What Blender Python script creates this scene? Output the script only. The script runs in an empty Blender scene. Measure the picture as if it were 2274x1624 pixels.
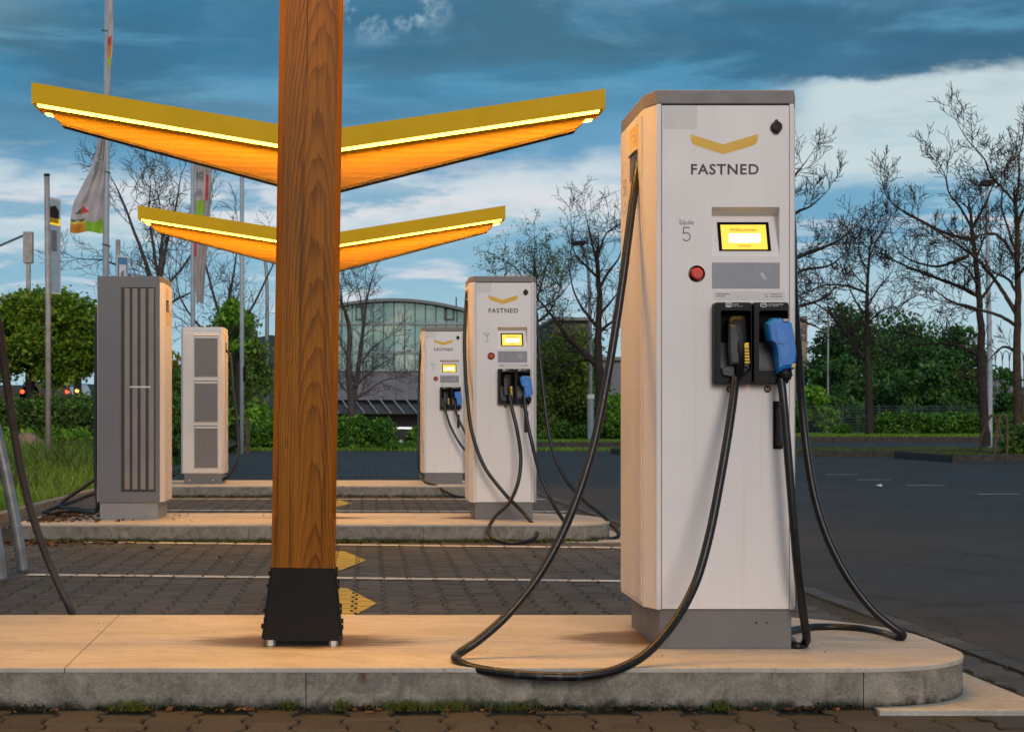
import bpy, bmesh, math, random
import numpy as np
from mathutils import Vector, Matrix

SC = bpy.context.scene
COL = SC.collection
rad = math.radians
random.seed(7)
RNG = np.random.default_rng(7)

# ------------------------------------------------------------------ camera
EYE = 0.91            # eye height above the paved ground, metres
FPX = 3600.0          # focal length in units of a 2273 px wide picture
cam_d = bpy.data.cameras.new('camera')
cam = bpy.data.objects.new('camera', cam_d)
COL.objects.link(cam)
cam.location = (0, 0, EYE)
cam.rotation_euler = (rad(90), 0, 0)
cam_d.sensor_width = 36.0
cam_d.lens = FPX / 2273.0 * 36.0
cam_d.shift_x = (1136.5 - 820.0) / 2273.0
cam_d.shift_y = (931.0 - 812.0) / 2273.0
cam_d.clip_start = 0.05
cam_d.clip_end = 3000
cam_d.dof.use_dof = True
cam_d.dof.focus_distance = 5.8
cam_d.dof.aperture_fstop = 15.0
SC.camera = cam

# ------------------------------------------------------------------ exposure
SC.view_settings.view_transform = 'Standard'
SC.view_settings.look = 'None'
SC.view_settings.exposure = 0.0
SC.view_settings.gamma = 1.0
SC.view_settings.use_curve_mapping = False
SC.render.engine = 'CYCLES'
SC.cycles.use_denoising = True
SC.cycles.max_bounces = 6
SC.cycles.diffuse_bounces = 3
SC.cycles.glossy_bounces = 3
SC.cycles.transmission_bounces = 4
SC.cycles.transparent_max_bounces = 8
SC.cycles.caustics_reflective = False
SC.cycles.caustics_refractive = False
SC.cycles.sample_clamp_indirect = 6.0


# ------------------------------------------------------------------ node helper
class NT:
    def __init__(s, tree):
        s.t = tree
        s.n = tree.nodes
        s.l = tree.links

    def add(s, typ, **kw):
        n = s.n.new(typ)
        for k, v in kw.items():
            setattr(n, k, v)
        return n

    def put(s, sock, v):
        if v is None:
            return
        if hasattr(v, 'is_linked'):
            s.l.new(v, sock)
        elif isinstance(v, (tuple, list)):
            if sock.type == 'RGBA' and len(v) == 3:
                v = (*v, 1.0)
            sock.default_value = v
        else:
            sock.default_value = v

    def math(s, op, a, b=None, c=None, clamp=False):
        n = s.add('ShaderNodeMath', operation=op, use_clamp=clamp)
        s.put(n.inputs[0], a); s.put(n.inputs[1], b)
        if c is not None: s.put(n.inputs[2], c)
        return n.outputs[0]

    def vmath(s, op, a, b=None):
        n = s.add('ShaderNodeVectorMath', operation=op)
        s.put(n.inputs[0], a); s.put(n.inputs[1], b)
        return n.outputs[0]

    def scale(s, v, vec):
        return s.vmath('MULTIPLY', v, vec)

    def noise(s, vec, scale, detail=3, rough=.5, dist=0, col=False):
        n = s.add('ShaderNodeTexNoise')
        s.put(n.inputs['Vector'], vec)
        n.inputs['Scale'].default_value = scale
        n.inputs['Detail'].default_value = detail
        n.inputs['Roughness'].default_value = rough
        n.inputs['Distortion'].default_value = dist
        return n.outputs['Color' if col else 'Fac']

    def ramp(s, fac, stops, interp='LINEAR'):
        n = s.add('ShaderNodeValToRGB')
        r = n.color_ramp
        r.interpolation = interp
        while len(r.elements) < len(stops):
            r.elements.new(0.5)
        for e, (p, c) in zip(r.elements, stops):
            e.position = p
            if not isinstance(c, (tuple, list)):
                c = (c, c, c)
            e.color = (*c, 1.0) if len(c) == 3 else c
        s.put(n.inputs[0], fac)
        return n.outputs[0]

    def mix(s, fac, a, b, blend='MIX'):
        n = s.add('ShaderNodeMix', data_type='RGBA', blend_type=blend)
        s.put(n.inputs[0], fac); s.put(n.inputs[6], a); s.put(n.inputs[7], b)
        return n.outputs[2]

    def maprange(s, v, a, b, c=0., d=1., smooth=False):
        n = s.add('ShaderNodeMapRange')
        if smooth:
            n.interpolation_type = 'SMOOTHSTEP'
        s.put(n.inputs[0], v)
        for i, x in zip((1, 2, 3, 4), (a, b, c, d)):
            n.inputs[i].default_value = x
        return n.outputs[0]

    def bump(s, h, strength, dist=.01, normal=None):
        n = s.add('ShaderNodeBump')
        n.inputs['Strength'].default_value = strength
        n.inputs['Distance'].default_value = dist
        s.put(n.inputs['Height'], h)
        if normal is not None: s.put(n.inputs['Normal'], normal)
        return n.outputs[0]

    def sep(s, v):
        n = s.add('ShaderNodeSeparateXYZ')
        s.put(n.inputs[0], v)
        return n.outputs

    def comb(s, x, y, z):
        n = s.add('ShaderNodeCombineXYZ')
        s.put(n.inputs[0], x); s.put(n.inputs[1], y); s.put(n.inputs[2], z)
        return n.outputs[0]


# ------------------------------------------------------------------ world: dusk sky with cloud banks
SUN_EL, SUN_AZ = rad(9), rad(172)      # low behind the camera; azimuth clockwise from +Y
world = bpy.data.worlds.new('World')
SC.world = world
world.use_nodes = True
W = NT(world.node_tree)
W.n.clear()
sky = W.add('ShaderNodeTexSky', sky_type='NISHITA')
sky.sun_disc = False
sky.sun_elevation = SUN_EL
sky.sun_rotation = SUN_AZ
tc = W.add('ShaderNodeTexCoord').outputs['Generated']
dx, dy, dz = W.sep(tc)
# broad warps so that no band edge is straight
warp = W.noise(W.scale(tc, (2.4, 2.4, 6.0)), 1.6, 5, .55)
warp2 = W.noise(W.scale(tc, (5.0, 5.0, 13.0)), 1.9, 6, .62)
w1 = W.math('MULTIPLY', W.math('SUBTRACT', warp, .5), .085)
w2 = W.math('MULTIPLY', W.math('SUBTRACT', warp2, .5), .05)
rightlift = W.maprange(dx, .20, .30, 0., .047, True)
el = W.math('SUBTRACT', W.math('ADD', W.math('ADD', dz, w1), w2), rightlift)
base = W.ramp(el, [(.00, (.48, .66, .75)), (.05, (.36, .58, .71)), (.10, (.24, .47, .64)),
                   (.118, (.40, .59, .70)), (.133, (.74, .76, .80)), (.150, (.60, .70, .77)),
                   (.163, (.14, .35, .55)), (.20, (.055, .25, .43)), (.235, (.045, .215, .37)),
                   (.28, (.09, .22, .33)), (.40, (.17, .25, .32)), (1., (.27, .30, .33))])
# lit pale zone under the cloud bank on the right
pale = W.math('MULTIPLY', W.maprange(dx, .225, .27, 0, 1, True),
              W.math('MULTIPLY', W.maprange(W.math('ADD', dz, w2), .125, .15, 0, 1, True),
                     W.maprange(W.math('ADD', W.math('ADD', dz, w1), w2), .192, .205, 1, 0, True)))
# a low blue cloud under it
lowc = W.noise(W.scale(tc, (4.5, 4.5, 20.0)), 1.7, 6, .6)
lowm = W.math('MULTIPLY', W.maprange(lowc, .46, .56, 0, 1, True),
              W.math('MULTIPLY', W.maprange(dz, .085, .115, 0, 1, True), W.maprange(dz, .135, .152, 1, 0, True)))
base = W.mix(W.math('MULTIPLY', lowm, .8), base, (.125, .36, .56))
# wisps: thin bright streaks
wisp = W.noise(W.scale(tc, (6, 6, 34)), 2.2, 7, .62, .4)
wm = W.math('MULTIPLY', W.maprange(wisp, .50, .68, 0, 1, True),
            W.math('MULTIPLY', W.maprange(dz, .02, .07, 0, 1, True), W.maprange(dz, .13, .18, 1, 0, True)))
base = W.mix(W.math('MULTIPLY', wm, .75), base, (.74, .75, .80))
# soft variation inside the dark bank
vm = W.noise(W.scale(tc, (3.2, 3.2, 9.0)), 2.3, 7, .6, .3)
big_ = W.noise(W.scale(tc, (1.5, 1.5, 7.5)), 2.0, 6, .55, .4)
base = W.mix(W.math('MULTIPLY', W.maprange(big_, .42, .56, 0, 1, True), W.maprange(dz, .16, .2, 0, .8)), base, (.048, .135, .20))
base = W.mix(W.math('MULTIPLY', W.maprange(vm, .46, .66, 0, 1, True), W.maprange(dz, .15, .2, 0, .75)), base, (.17, .38, .55))
dk = W.noise(W.scale(tc, (2.6, 2.6, 11.0)), 1.7, 5, .55)
base = W.mix(W.math('MULTIPLY', W.maprange(dk, .50, .66, 0, 1, True), W.maprange(dz, .15, .19, 0, .7)), base, (.026, .15, .28))
edge = W.math('ADD', W.math('ADD', dz, w1), W.math('MULTIPLY', w2, 1.6))
shade = W.math('MULTIPLY', W.maprange(dx, .08, .25, 0, 1, True), W.math('MULTIPLY', W.maprange(edge, .195, .205, 0, 1, True), W.maprange(edge, .222, .26, 1, 0, True)))
base = W.mix(W.math('MULTIPLY', shade, .8), base, (.022, .120, .225))
streakn = W.noise(W.scale(tc, (3.0, 3.0, 24)), 1.6, 5, .6, .3)
base = W.mix(W.math('MULTIPLY', W.maprange(streakn, .50, .66, 0, .55, True), W.maprange(dz, .15, .19, 0, 1)), base, (.12, .36, .55))
ul = W.math('MULTIPLY', W.maprange(dx, -.16, -.24, 0, 1, True), W.maprange(dz, .215, .25, 0, 1, True))
base = W.mix(W.math('MULTIPLY', ul, W.maprange(vm, .4, .6, .3, .9)), base, (.27, .44, .56))
base = W.mix(W.math('MULTIPLY', pale, W.maprange(wisp, .32, .5, .62, .95)), base, (.60, .72, .75))
# small broken gap near the top
gapn = W.noise(tc, 34, 6, .6)
gd = W.vmath('DISTANCE', tc, (-.005 + .016, .967, .253))
gapd = W.add('ShaderNodeVectorMath', operation='DISTANCE')
W.put(gapd.inputs[0], W.scale(tc, (1., 0., 1.7)))
W.put(gapd.inputs[1], (.008, 0., .253 * 1.7))
gapm = W.math('MULTIPLY', W.maprange(gapd.outputs['Value'], .012, .055, 1, 0, True), W.maprange(gapn, .44, .62, 0, 1, True))
base = W.mix(gapm, base, (.60, .76, .86))
# sunset glow low behind the camera
glow = W.math('MULTIPLY', W.maprange(dy, -.2, -.9, 0, 1, True), W.maprange(dz, .0, .42, 1, 0, True))
gpat = W.noise(W.scale(tc, (3, 3, 9)), 1.8, 5, .55)
base = W.mix(W.math('MULTIPLY', glow, W.maprange(gpat, .42, .60, .35, 1., True)), base, (1.0, .68, .56))
# half-space below the horizon (never seen, only keeps bounce plausible)
base = W.mix(W.maprange(dz, -.03, .0, 1, 0), base, (.10, .11, .12))
skymix = W.mix(.93, sky.outputs[0], W.scale(base, (10.0, 10.0, 10.0)))
bg = W.add('ShaderNodeBackground')
W.put(bg.inputs[0], skymix)
bg.inputs[1].default_value = 0.1
W.l.new(bg.outputs[0], W.add('ShaderNodeOutputWorld').inputs[0])

sun_d = bpy.data.lights.new('sun', 'SUN')
sun_d.energy = 1.4
sun_d.angle = rad(24)
sun_d.color = (1.0, .90, .82)
sun = bpy.data.objects.new('sun', sun_d)
COL.objects.link(sun)
sd = Vector((math.sin(SUN_AZ) * math.cos(SUN_EL * 2.6), math.cos(SUN_AZ) * math.cos(SUN_EL * 2.6), math.sin(SUN_EL * 2.6)))
sun.rotation_euler = sd.to_track_quat('Z', 'Y').to_euler()

LED_COL = (1.0, .43, .010)
LED_POWER = 150.0


# ------------------------------------------------------------------ materials
def new_mat(name):
    m = bpy.data.materials.new(name)
    m.use_nodes = True
    t = NT(m.node_tree)
    p = t.n.get('Principled BSDF')
    return m, t, p


def obco(t): return t.add('ShaderNodeTexCoord').outputs['Object']
def wpos(t): return t.add('ShaderNodeNewGeometry').outputs['Position']


def mat(name, col, rough=.5, metal=0., var=.12, scale=6., bump=0., bscale=60., world=False, spec=.5,
        streak=0., coat=0., grain=0.):
    m, t, p = new_mat(name)
    co = wpos(t) if world else obco(t)
    n = t.noise(co, scale, 4, .6)
    lo = tuple(c * (1 - var) for c in col)
    hi = tuple(min(1, c * (1 + var)) for c in col)
    c = t.ramp(n, [(.3, lo), (.7, hi)])
    if grain:
        g = t.noise(co, 300, 2, .6)
        c = t.mix(grain, c, t.ramp(g, [(.35, 0.0), (.65, 1.)]), 'SOFT_LIGHT')
    if streak:
        s = t.noise(t.scale(co, (26., 26., .7)), 1.0, 5, .65)
        c = t.mix(t.math('MULTIPLY', t.maprange(s, .55, .8, 0, 1), streak), c, (.23, .19, .15))
    t.put(p.inputs['Base Color'], c)
    t.put(p.inputs['Roughness'], t.maprange(t.noise(co, scale * 3, 3), .3, .7, max(0, rough - .07), min(1, rough + .07)))
    p.inputs['Metallic'].default_value = metal
    p.inputs['Specular IOR Level'].default_value = spec
    p.inputs['Coat Weight'].default_value = coat
    if bump:
        t.put(p.inputs['Normal'], t.bump(t.noise(co, bscale, 4, .6), bump, .004))
    return m


def emis(name, col, strength):
    m, t, p = new_mat(name)
    p.inputs['Base Color'].default_value = (*[min(1, c) * .5 for c in col], 1)
    p.inputs['Emission Color'].default_value = (*col, 1)
    p.inputs['Emission Strength'].default_value = strength
    return m


def wood_mat(name, axis, dark, light, ring=46., seed=0.):
    """sawn larch/fir: growth rings cut by the face, so the face shows cathedral figures; axis = grain direction"""
    m, t, p = new_mat(name)
    co = obco(t)
    x, y, z = t.sep(co)
    if axis == 'x':
        x, z = z, x
    g = t.comb(seed, seed * .7, t.math('MULTIPLY', z, .42))
    off = t.noise(g, 1.5, 3, .5, 0, True)
    ox, oy, _ = t.sep(off)
    cx = t.math('ADD', t.math('ADD', x, -.028 if axis == 'z' else 0.), t.math('MULTIPLY', t.math('SUBTRACT', ox, .5), .10))
    cy = t.math('ADD', t.math('ADD', t.math('ADD', y, .115 + .035), t.math('MULTIPLY', z, .052)), t.math('MULTIPLY', t.math('SUBTRACT', oy, .5), .085))
    fine = t.noise(t.comb(t.math('MULTIPLY', x, 22), t.math('MULTIPLY', y, 22), t.math('MULTIPLY', z, 2.3)), 1.2, 4, .6)
    r = t.math('SQRT', t.math('ADD', t.math('MULTIPLY', cx, cx), t.math('MULTIPLY', cy, cy)))
    r = t.math('ADD', r, t.math('MULTIPLY', fine, .012))
    fr = t.math('FRACT', t.math('MULTIPLY', r, ring))
    ringf = t.ramp(fr, [(0., .06), (.45, .2), (.86, .95), (.93, 1.), (1., .06)])
    c = t.mix(t.math('MULTIPLY', ringf, t.maprange(t.noise(t.comb(t.math('MULTIPLY', x, 30), y, t.math('MULTIPLY', z, .8)), 1., 3), .3, .7, .35, .95)), light, dark)
    fib = t.noise(t.comb(t.math('MULTIPLY', x, 260), t.math('MULTIPLY', y, 260), t.math('MULTIPLY', z, 6)), 1., 3, .7)
    c = t.mix(t.maprange(fib, .45, .8, 0, .55), c, tuple(d * .55 for d in dark))
    blotch = t.noise(t.comb(t.math('MULTIPLY', x, 5), t.math('MULTIPLY', y, 5), z), 1.3, 3, .5)
    c = t.mix(t.maprange(blotch, .35, .7, 0., .45), c, tuple(d * .8 for d in dark))
    if axis == 'z':
        ck = t.math('ADD', x, t.math('MULTIPLY', t.math('SUBTRACT', t.noise(t.comb(0., 0., z), 2.2, 3), .5), .03))
        m1 = t.math('MULTIPLY', t.maprange(t.math('ABSOLUTE', t.math('ADD', ck, .012)), .0006, .0022, 1, 0), t.maprange(z, 1.86, 1.98, 0, 1))
        m2 = t.math('MULTIPLY', t.maprange(t.math('ABSOLUTE', t.math('ADD', ck, -.062)), .0005, .0016, 1, 0), t.math('MULTIPLY', t.maprange(z, .3, .42, 0, 1), t.maprange(z, .75, .9, 1, 0)))
        c = t.mix(t.math('MAXIMUM', m1, m2), c, (.015, .006, .002))
        lines = t.noise(t.comb(t.math('MULTIPLY', x, 75), t.math('MULTIPLY', y, 75), t.math('MULTIPLY', z, 1.1)), 1., 4, .6)
        c = t.mix(t.maprange(lines, .54, .68, 0, .6), c, tuple(d * .5 for d in dark))
    # knots
    vo = t.add('ShaderNodeTexVoronoi')
    t.put(vo.inputs['Vector'], t.comb(t.math('MULTIPLY', x, 5.5), t.math('MULTIPLY', y, 5.5), t.math('MULTIPLY', z, 2.2)))
    vo.inputs['Scale'].default_value = 1.0
    kn = t.maprange(vo.outputs['Distance'], .03, .085, 1, 0, True)
    c = t.mix(t.math('MULTIPLY', kn, .85), c, (.035, .012, .004))
    t.put(p.inputs['Base Color'], c)
    p.inputs['Roughness'].default_value = .42
    p.inputs['Specular IOR Level'].default_value = .16
    t.put(p.inputs['Normal'], t.bump(t.math('ADD', ringf, t.math('MULTIPLY', fib, .6)), .18, .002))
    return m


def leaf_mat(name, c1, c2, c3, trans=.25, rough=.55):
    m, t, p = new_mat(name)
    geo = t.add('ShaderNodeNewGeometry')
    ri = geo.outputs['Random Per Island']
    c = t.ramp(ri, [(0, c1), (.5, c2), (1, c3)])
    n = t.noise(geo.outputs['Position'], .9, 3, .5)
    c = t.mix(t.maprange(n, .35, .7, 0, .5), c, c1)
    t.put(p.inputs['Base Color'], c)
    p.inputs['Roughness'].default_value = rough
    p.inputs['Specular IOR Level'].default_value = .3
    tr = t.add('ShaderNodeBsdfTranslucent')
    t.put(tr.inputs[0], c)
    ms = t.add('ShaderNodeMixShader')
    ms.inputs[0].default_value = trans
    t.l.new(p.outputs[0], ms.inputs[1]); t.l.new(tr.outputs[0], ms.inputs[2])
    t.l.new(ms.outputs[0], t.n['Material Output'].inputs[0])
    return m


def paver_mat(name, k=1.):
    m, t, p = new_mat(name)
    pos = wpos(t)
    geo = t.add('ShaderNodeNewGeometry')
    oi = t.add('ShaderNodeObjectInfo')
    rnd = t.math('FRACT', t.math('ADD', t.math('ADD', geo.outputs['Random Per Island'], oi.outputs['Random']),
                                 t.noise(pos, 3.1, 1)))
    c = t.ramp(rnd, [(0, (.029, .031, .035)), (.5, (.044, .046, .050)), (1, (.068, .070, .074))])
    sp = t.noise(pos, 170, 3, .8)
    c = t.mix(t.maprange(sp, .52, .72, 0, .7), c, (.20, .185, .175))
    c = t.mix(t.maprange(sp, .48, .30, 0, .7), c, (.018, .016, .016))
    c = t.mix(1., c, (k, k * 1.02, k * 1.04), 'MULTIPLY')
    ms = t.noise(pos, 2.2, 5, .65)
    c = t.mix(t.maprange(ms, .56, .72, 0, .5), c, (.040, .044, .018))
    t.put(p.inputs['Base Color'], c)
    t.put(p.inputs['Roughness'], t.maprange(sp, .3, .7, .62, .9))
    t.put(p.inputs['Normal'], t.bump(sp, .55, .004))
    return m


def paint_mat(name, col, wear=.4):
    m, t, p = new_mat(name)
    pos = wpos(t)
    n = t.noise(pos, 90, 4, .75)
    c = t.mix(t.maprange(n, .60, .74, 0, wear), col, (.07, .065, .06))
    n2 = t.noise(pos, 4, 3)
    c = t.mix(t.maprange(n2, .4, .7, 0, .3), c, tuple(v * .6 for v in col))
    t.put(p.inputs['Base Color'], c)
    p.inputs['Roughness'].default_value = .6
    t.put(p.inputs['Normal'], t.bump(n, .4, .002))
    return m


def concrete_mat(name, col, stain=.5, pores=True, moss=False):
    m, t, p = new_mat(name)
    pos = wpos(t)
    n1 = t.noise(pos, 2.2, 6, .65, .6)
    n2 = t.noise(pos, 9, 6, .7, 1.2)
    n3 = t.noise(pos, 120, 3, .6)
    c = t.ramp(n1, [(.3, tuple(v * .78 for v in col)), (.7, tuple(min(1, v * 1.1) for v in col))])
    c = t.mix(t.math('MULTIPLY', t.maprange(n2, .50, .60, 0, 1), stain), c, tuple(v * .45 for v in col))
    c = t.mix(t.math('MULTIPLY', t.maprange(n2, .45, .38, 0, 1), stain * .8), c, tuple(min(1, v * 1.55) for v in col))
    c = t.mix(.25, c, t.ramp(n3, [(.3, 0.), (.7, 1.)]), 'SOFT_LIGHT')
    h = n3
    if pores:
        vo = t.add('ShaderNodeTexVoronoi')
        t.put(vo.inputs['Vector'], pos)
        vo.inputs['Scale'].default_value = 34
        po = t.math('MULTIPLY', t.maprange(vo.outputs['Distance'], .07, .13, 1, 0), t.maprange(t.noise(pos, 13, 2), .5, .6, 0, 1))
        c = t.mix(po, c, (.03, .027, .024))
        sc_ = t.noise(t.scale(pos, (3, 3, 16)), 6, 4, .6, 2.5)
        c = t.mix(t.maprange(sc_, .60, .63, 0, .5), c, tuple(min(1, v * 1.7) for v in col))
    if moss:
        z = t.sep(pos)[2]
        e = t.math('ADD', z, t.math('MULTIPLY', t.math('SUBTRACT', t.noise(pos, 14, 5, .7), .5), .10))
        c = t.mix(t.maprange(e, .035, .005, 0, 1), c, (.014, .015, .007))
    if moss:
        dr = t.add('ShaderNodeVectorMath', operation='LENGTH')
        t.put(dr.inputs[0], t.scale(t.vmath('SUBTRACT', pos, (-.02, 5.10, .105)), (1., 1., .55)))
        e2 = t.math('ADD', dr.outputs['Value'], t.math('MULTIPLY', t.math('SUBTRACT', t.noise(pos, 60, 4, .7), .5), .03))
        c = t.mix(t.maprange(e2, .006, .022, .85, 0), c, (.09, .028, .006))
        drip = t.noise(t.scale(pos, (24, 24, 2.)), 1., 5, .65)
        c = t.mix(t.maprange(drip, .56, .72, 0, .5), c, tuple(v * .45 for v in col))
    t.put(p.inputs['Base Color'], c)
    t.put(p.inputs['Roughness'], t.maprange(n2, .3, .7, .5, .85))
    p.inputs['Specular IOR Level'].default_value = .35
    t.put(p.inputs['Normal'], t.bump(t.math('ADD', t.math('MULTIPLY', h, .5), n2), .22, .004))
    return m


def top_mat(name, col):
    """trowelled, tyre- and foot-worn top of the island slab"""
    m, t, p = new_mat(name)
    pos = wpos(t)
    n1 = t.noise(t.scale(pos, (.8, 1.6, 1)), 2.0, 7, .66, .9)
    n2 = t.noise(t.scale(pos, (1.2, 9, 1)), 3., 6, .7, .8)
    n3 = t.noise(pos, 150, 3, .6)
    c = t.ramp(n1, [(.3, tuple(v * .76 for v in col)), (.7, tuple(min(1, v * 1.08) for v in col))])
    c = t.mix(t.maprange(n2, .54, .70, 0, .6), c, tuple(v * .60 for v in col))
    n4 = t.noise(pos, 5, 6, .7, 1.)
    c = t.mix(t.maprange(n4, .52, .66, 0, .6), c, tuple(v * .66 for v in col))
    sc_ = t.noise(t.scale(pos, (2, 26, 1)), 3.5, 4, .6, 1.2)
    c = t.mix(t.maprange(sc_, .63, .66, 0, .6), c, tuple(v * .5 for v in col))
    c = t.mix(.2, c, t.ramp(n3, [(.3, 0.), (.7, 1.)]), 'SOFT_LIGHT')
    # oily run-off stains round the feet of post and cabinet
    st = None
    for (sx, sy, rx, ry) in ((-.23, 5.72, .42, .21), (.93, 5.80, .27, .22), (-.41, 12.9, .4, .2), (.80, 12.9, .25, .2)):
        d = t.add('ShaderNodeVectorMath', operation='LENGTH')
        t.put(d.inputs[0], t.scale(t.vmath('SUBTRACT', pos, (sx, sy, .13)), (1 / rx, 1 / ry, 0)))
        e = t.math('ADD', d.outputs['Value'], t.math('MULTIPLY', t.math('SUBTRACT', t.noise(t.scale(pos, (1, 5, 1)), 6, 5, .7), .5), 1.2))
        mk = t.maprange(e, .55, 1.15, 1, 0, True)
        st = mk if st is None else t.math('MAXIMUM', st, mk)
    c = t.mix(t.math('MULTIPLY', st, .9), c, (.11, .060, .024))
    t.put(p.inputs['Base Color'], c)
    t.put(p.inputs['Roughness'], t.maprange(n2, .3, .7, .42, .7))
    p.inputs['Specular IOR Level'].default_value = .4
    t.put(p.inputs['Normal'], t.bump(n3, .08, .002))
    return m


def asphalt_mat(name, col, brick=False):
    m, t, p = new_mat(name)
    pos = wpos(t)
    sp = t.noise(pos, 110, 3, .8)
    n1 = t.noise(pos, .35, 5, .6)
    c = t.ramp(n1, [(.3, tuple(v * .85 for v in col)), (.7, tuple(v * 1.2 for v in col))])
    ag = t.noise(pos, 38, 4, .8)
    c = t.mix(t.maprange(ag, .50, .66, 0, .55), c, tuple(v * 2.2 for v in col))
    c = t.mix(t.maprange(ag, .46, .34, 0, .6), c, tuple(v * .35 for v in col))
    bl0 = t.noise(pos, 1.1, 5, .65, .8)
    c = t.mix(t.maprange(bl0, .52, .64, 0, .45), c, tuple(v * .6 for v in col))
    vc = t.add('ShaderNodeTexVoronoi', feature='DISTANCE_TO_EDGE')
    t.put(vc.inputs['Vector'], t.vmath('ADD', pos, t.scale(t.noise(pos, 1.4, 5, .7, 0, True), (.9, .9, 0))))
    vc.inputs['Scale'].default_value = .28
    ck = t.math('MULTIPLY', t.maprange(vc.outputs['Distance'], .002, .006, 1, 0), t.maprange(t.noise(pos, .5, 3), .45, .6, 0, 1))
    c = t.mix(t.math('MULTIPLY', ck, .8), c, (.008, .008, .008))
    c = t.mix(t.maprange(sp, .55, .75, 0, .8), c, (.16, .16, .16))
    c = t.mix(t.maprange(sp, .46, .28, 0, .7), c, (.010, .010, .011))
    st = t.noise(t.scale(pos, (1, .25, 1)), 1.3, 5, .65, .7)
    c = t.mix(t.maprange(st, .58, .66, 0, .3), c, tuple(v * 1.9 for v in col))
    if brick:
        b = t.add('ShaderNodeTexBrick')
        t.put(b.inputs['Vector'], pos)
        b.inputs['Scale'].default_value = 1.
        b.inputs['Brick Width'].default_value = .22
        b.inputs['Row Height'].default_value = .15
        b.inputs['Mortar Size'].default_value = .012
        c = t.mix(t.math('MULTIPLY', b.outputs['Fac'], .7), c, (.012, .013, .010))
    t.put(p.inputs['Base Color'], c)
    t.put(p.inputs['Roughness'], t.maprange(st, .3, .7, .72, .92))
    p.inputs['Specular IOR Level'].default_value = .3
    t.put(p.inputs['Normal'], t.bump(sp, .6, .004))
    return m


M = {}
M['body'] = mat('painted cabinet steel', (.72, .67, .645), .42, streak=.12, var=.05, scale=1.6, grain=.12)
M['door'] = mat('painted door steel', (.76, .715, .70), .42, streak=.15, var=.05, scale=1.4, grain=.12)
M['rear_grey'] = mat('grey powder coat', (.152, .148, .155), .5, var=.05, scale=2, streak=.25, grain=.1)
M['rear_white'] = mat('white rear door paint', (.70, .62, .56), .45, var=.05, scale=2, streak=.25)
M['cap'] = mat('taupe cap paint', (.185, .165, .165), .5, var=.06)
M['plinth'] = mat('grey plinth paint', (.155, .145, .145), .5, var=.1, scale=4, streak=.5, bump=.05)
M['plinth_light'] = mat('light grey plinth paint', (.27, .26, .26), .5, var=.1, scale=4, streak=.4)
M['gap'] = mat('dark seam', (.02, .02, .022), .7)
M['black'] = mat('black plastic', (.007, .007, .008), .45, var=.2, scale=20, bump=.04, bscale=300, spec=.2)
M['dark'] = mat('dark cavity plastic', (.005, .005, .006), .7, var=.2, spec=.1)
M['greyplastic'] = mat('grey brown plastic', (.030, .036, .046), .45, var=.2)
M['rubber'] = mat('cable rubber', (.009, .009, .010), .34, var=.35, scale=25, bump=.12, bscale=90, spec=.4)
M['rubber_grey'] = mat('grey worn cable rubber', (.030, .029, .033), .42, var=.25, scale=14, bump=.15, bscale=60)
M['blue'] = mat('blue plastic', (.008, .17, .60), .3, var=.12, scale=14, coat=.3)
M['blue2'] = mat('lighter blue plastic', (.02, .21, .62), .3, var=.1, scale=14, coat=.3)
M['yellow_print'] = mat('yellow print', (.72, .41, .015), .45, var=.04)
M['yellow_rib'] = mat('yellow connector ribs', (.85, .52, .02), .35)
M['yellow_sticker'] = mat('yellow sticker', (.74, .48, .05), .45, var=.05)
M['print'] = mat('dark print', (.028, .026, .034), .5)
M['print_thin'] = mat('grey print', (.07, .065, .075), .5)
M['greyprint'] = mat('mid grey print', (.20, .19, .20), .5)
M['whiteprint'] = mat('white print', (.75, .75, .75), .5)
M['panelgrey'] = mat('grey reader panel', (.25, .26, .30), .3, var=.06, scale=3)
M['panel_line'] = mat('pale icon line', (.46, .48, .50), .35)
M['patch'] = mat('pale sticker patch', (.64, .615, .59), .5, var=.04)
M['red'] = mat('red button plastic', (.55, .022, .014), .35)
M['amber'] = mat('amber ring', (.16, .07, .02), .35)
M['screen_yellow'] = emis('screen yellow', (1.0, .66, .06), 1.0)
M['screen_white'] = emis('screen white', (1.0, .97, .92), 1.15)
M['screen_print'] = mat('screen text', (.20, .11, .005), .6)
M['led'] = emis('led strip', LED_COL, LED_POWER)
M['led_edge'] = emis('led profile edge', (1.0, .66, .10), 5.5)
M['led_end'] = emis('led end lamp', (1.0, .55, .03), 5.0)
M['fascia'] = mat('yellow fascia sheet', (.68, .40, .002), .6, spec=.2, var=.05, scale=3)
M['post_wood'] = wood_mat('larch post wood', 'z', (.105, .030, .002), (.34, .122, .006), 150., 0.)
M['beam_wood'] = wood_mat('larch beam wood', 'x', (.115, .056, .0012), (.165, .092, .0016), 24., 3.)
M['shoe'] = mat('black steel shoe', (.006, .0055, .0055), .5, var=.3, bump=.03, bscale=200, spec=.2)
M['steel'] = mat('galvanised steel', (.28, .29, .30), .38, metal=.75, var=.25, scale=12, bump=.05, bscale=100)
M['steel_pale'] = mat('pale grey pole paint', (.36, .40, .44), .45, var=.12, scale=5)
M['steel_warm'] = mat('weathered grey pole', (.36, .32, .30), .5, metal=.1, var=.25, scale=9)
M['nut'] = mat('zinc nut', (.55, .54, .50), .35, metal=.6)
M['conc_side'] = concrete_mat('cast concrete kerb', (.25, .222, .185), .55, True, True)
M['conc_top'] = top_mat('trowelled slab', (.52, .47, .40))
M['conc_apron'] = concrete_mat('concrete apron', (.44, .41, .36), .25, False)
M['paver'] = paver_mat('grey paver concrete')
M['paver_shaded'] = paver_mat('shade darkened paver concrete', .45)  # same stone, with the near strip's shade painted in as a darker colour
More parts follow.
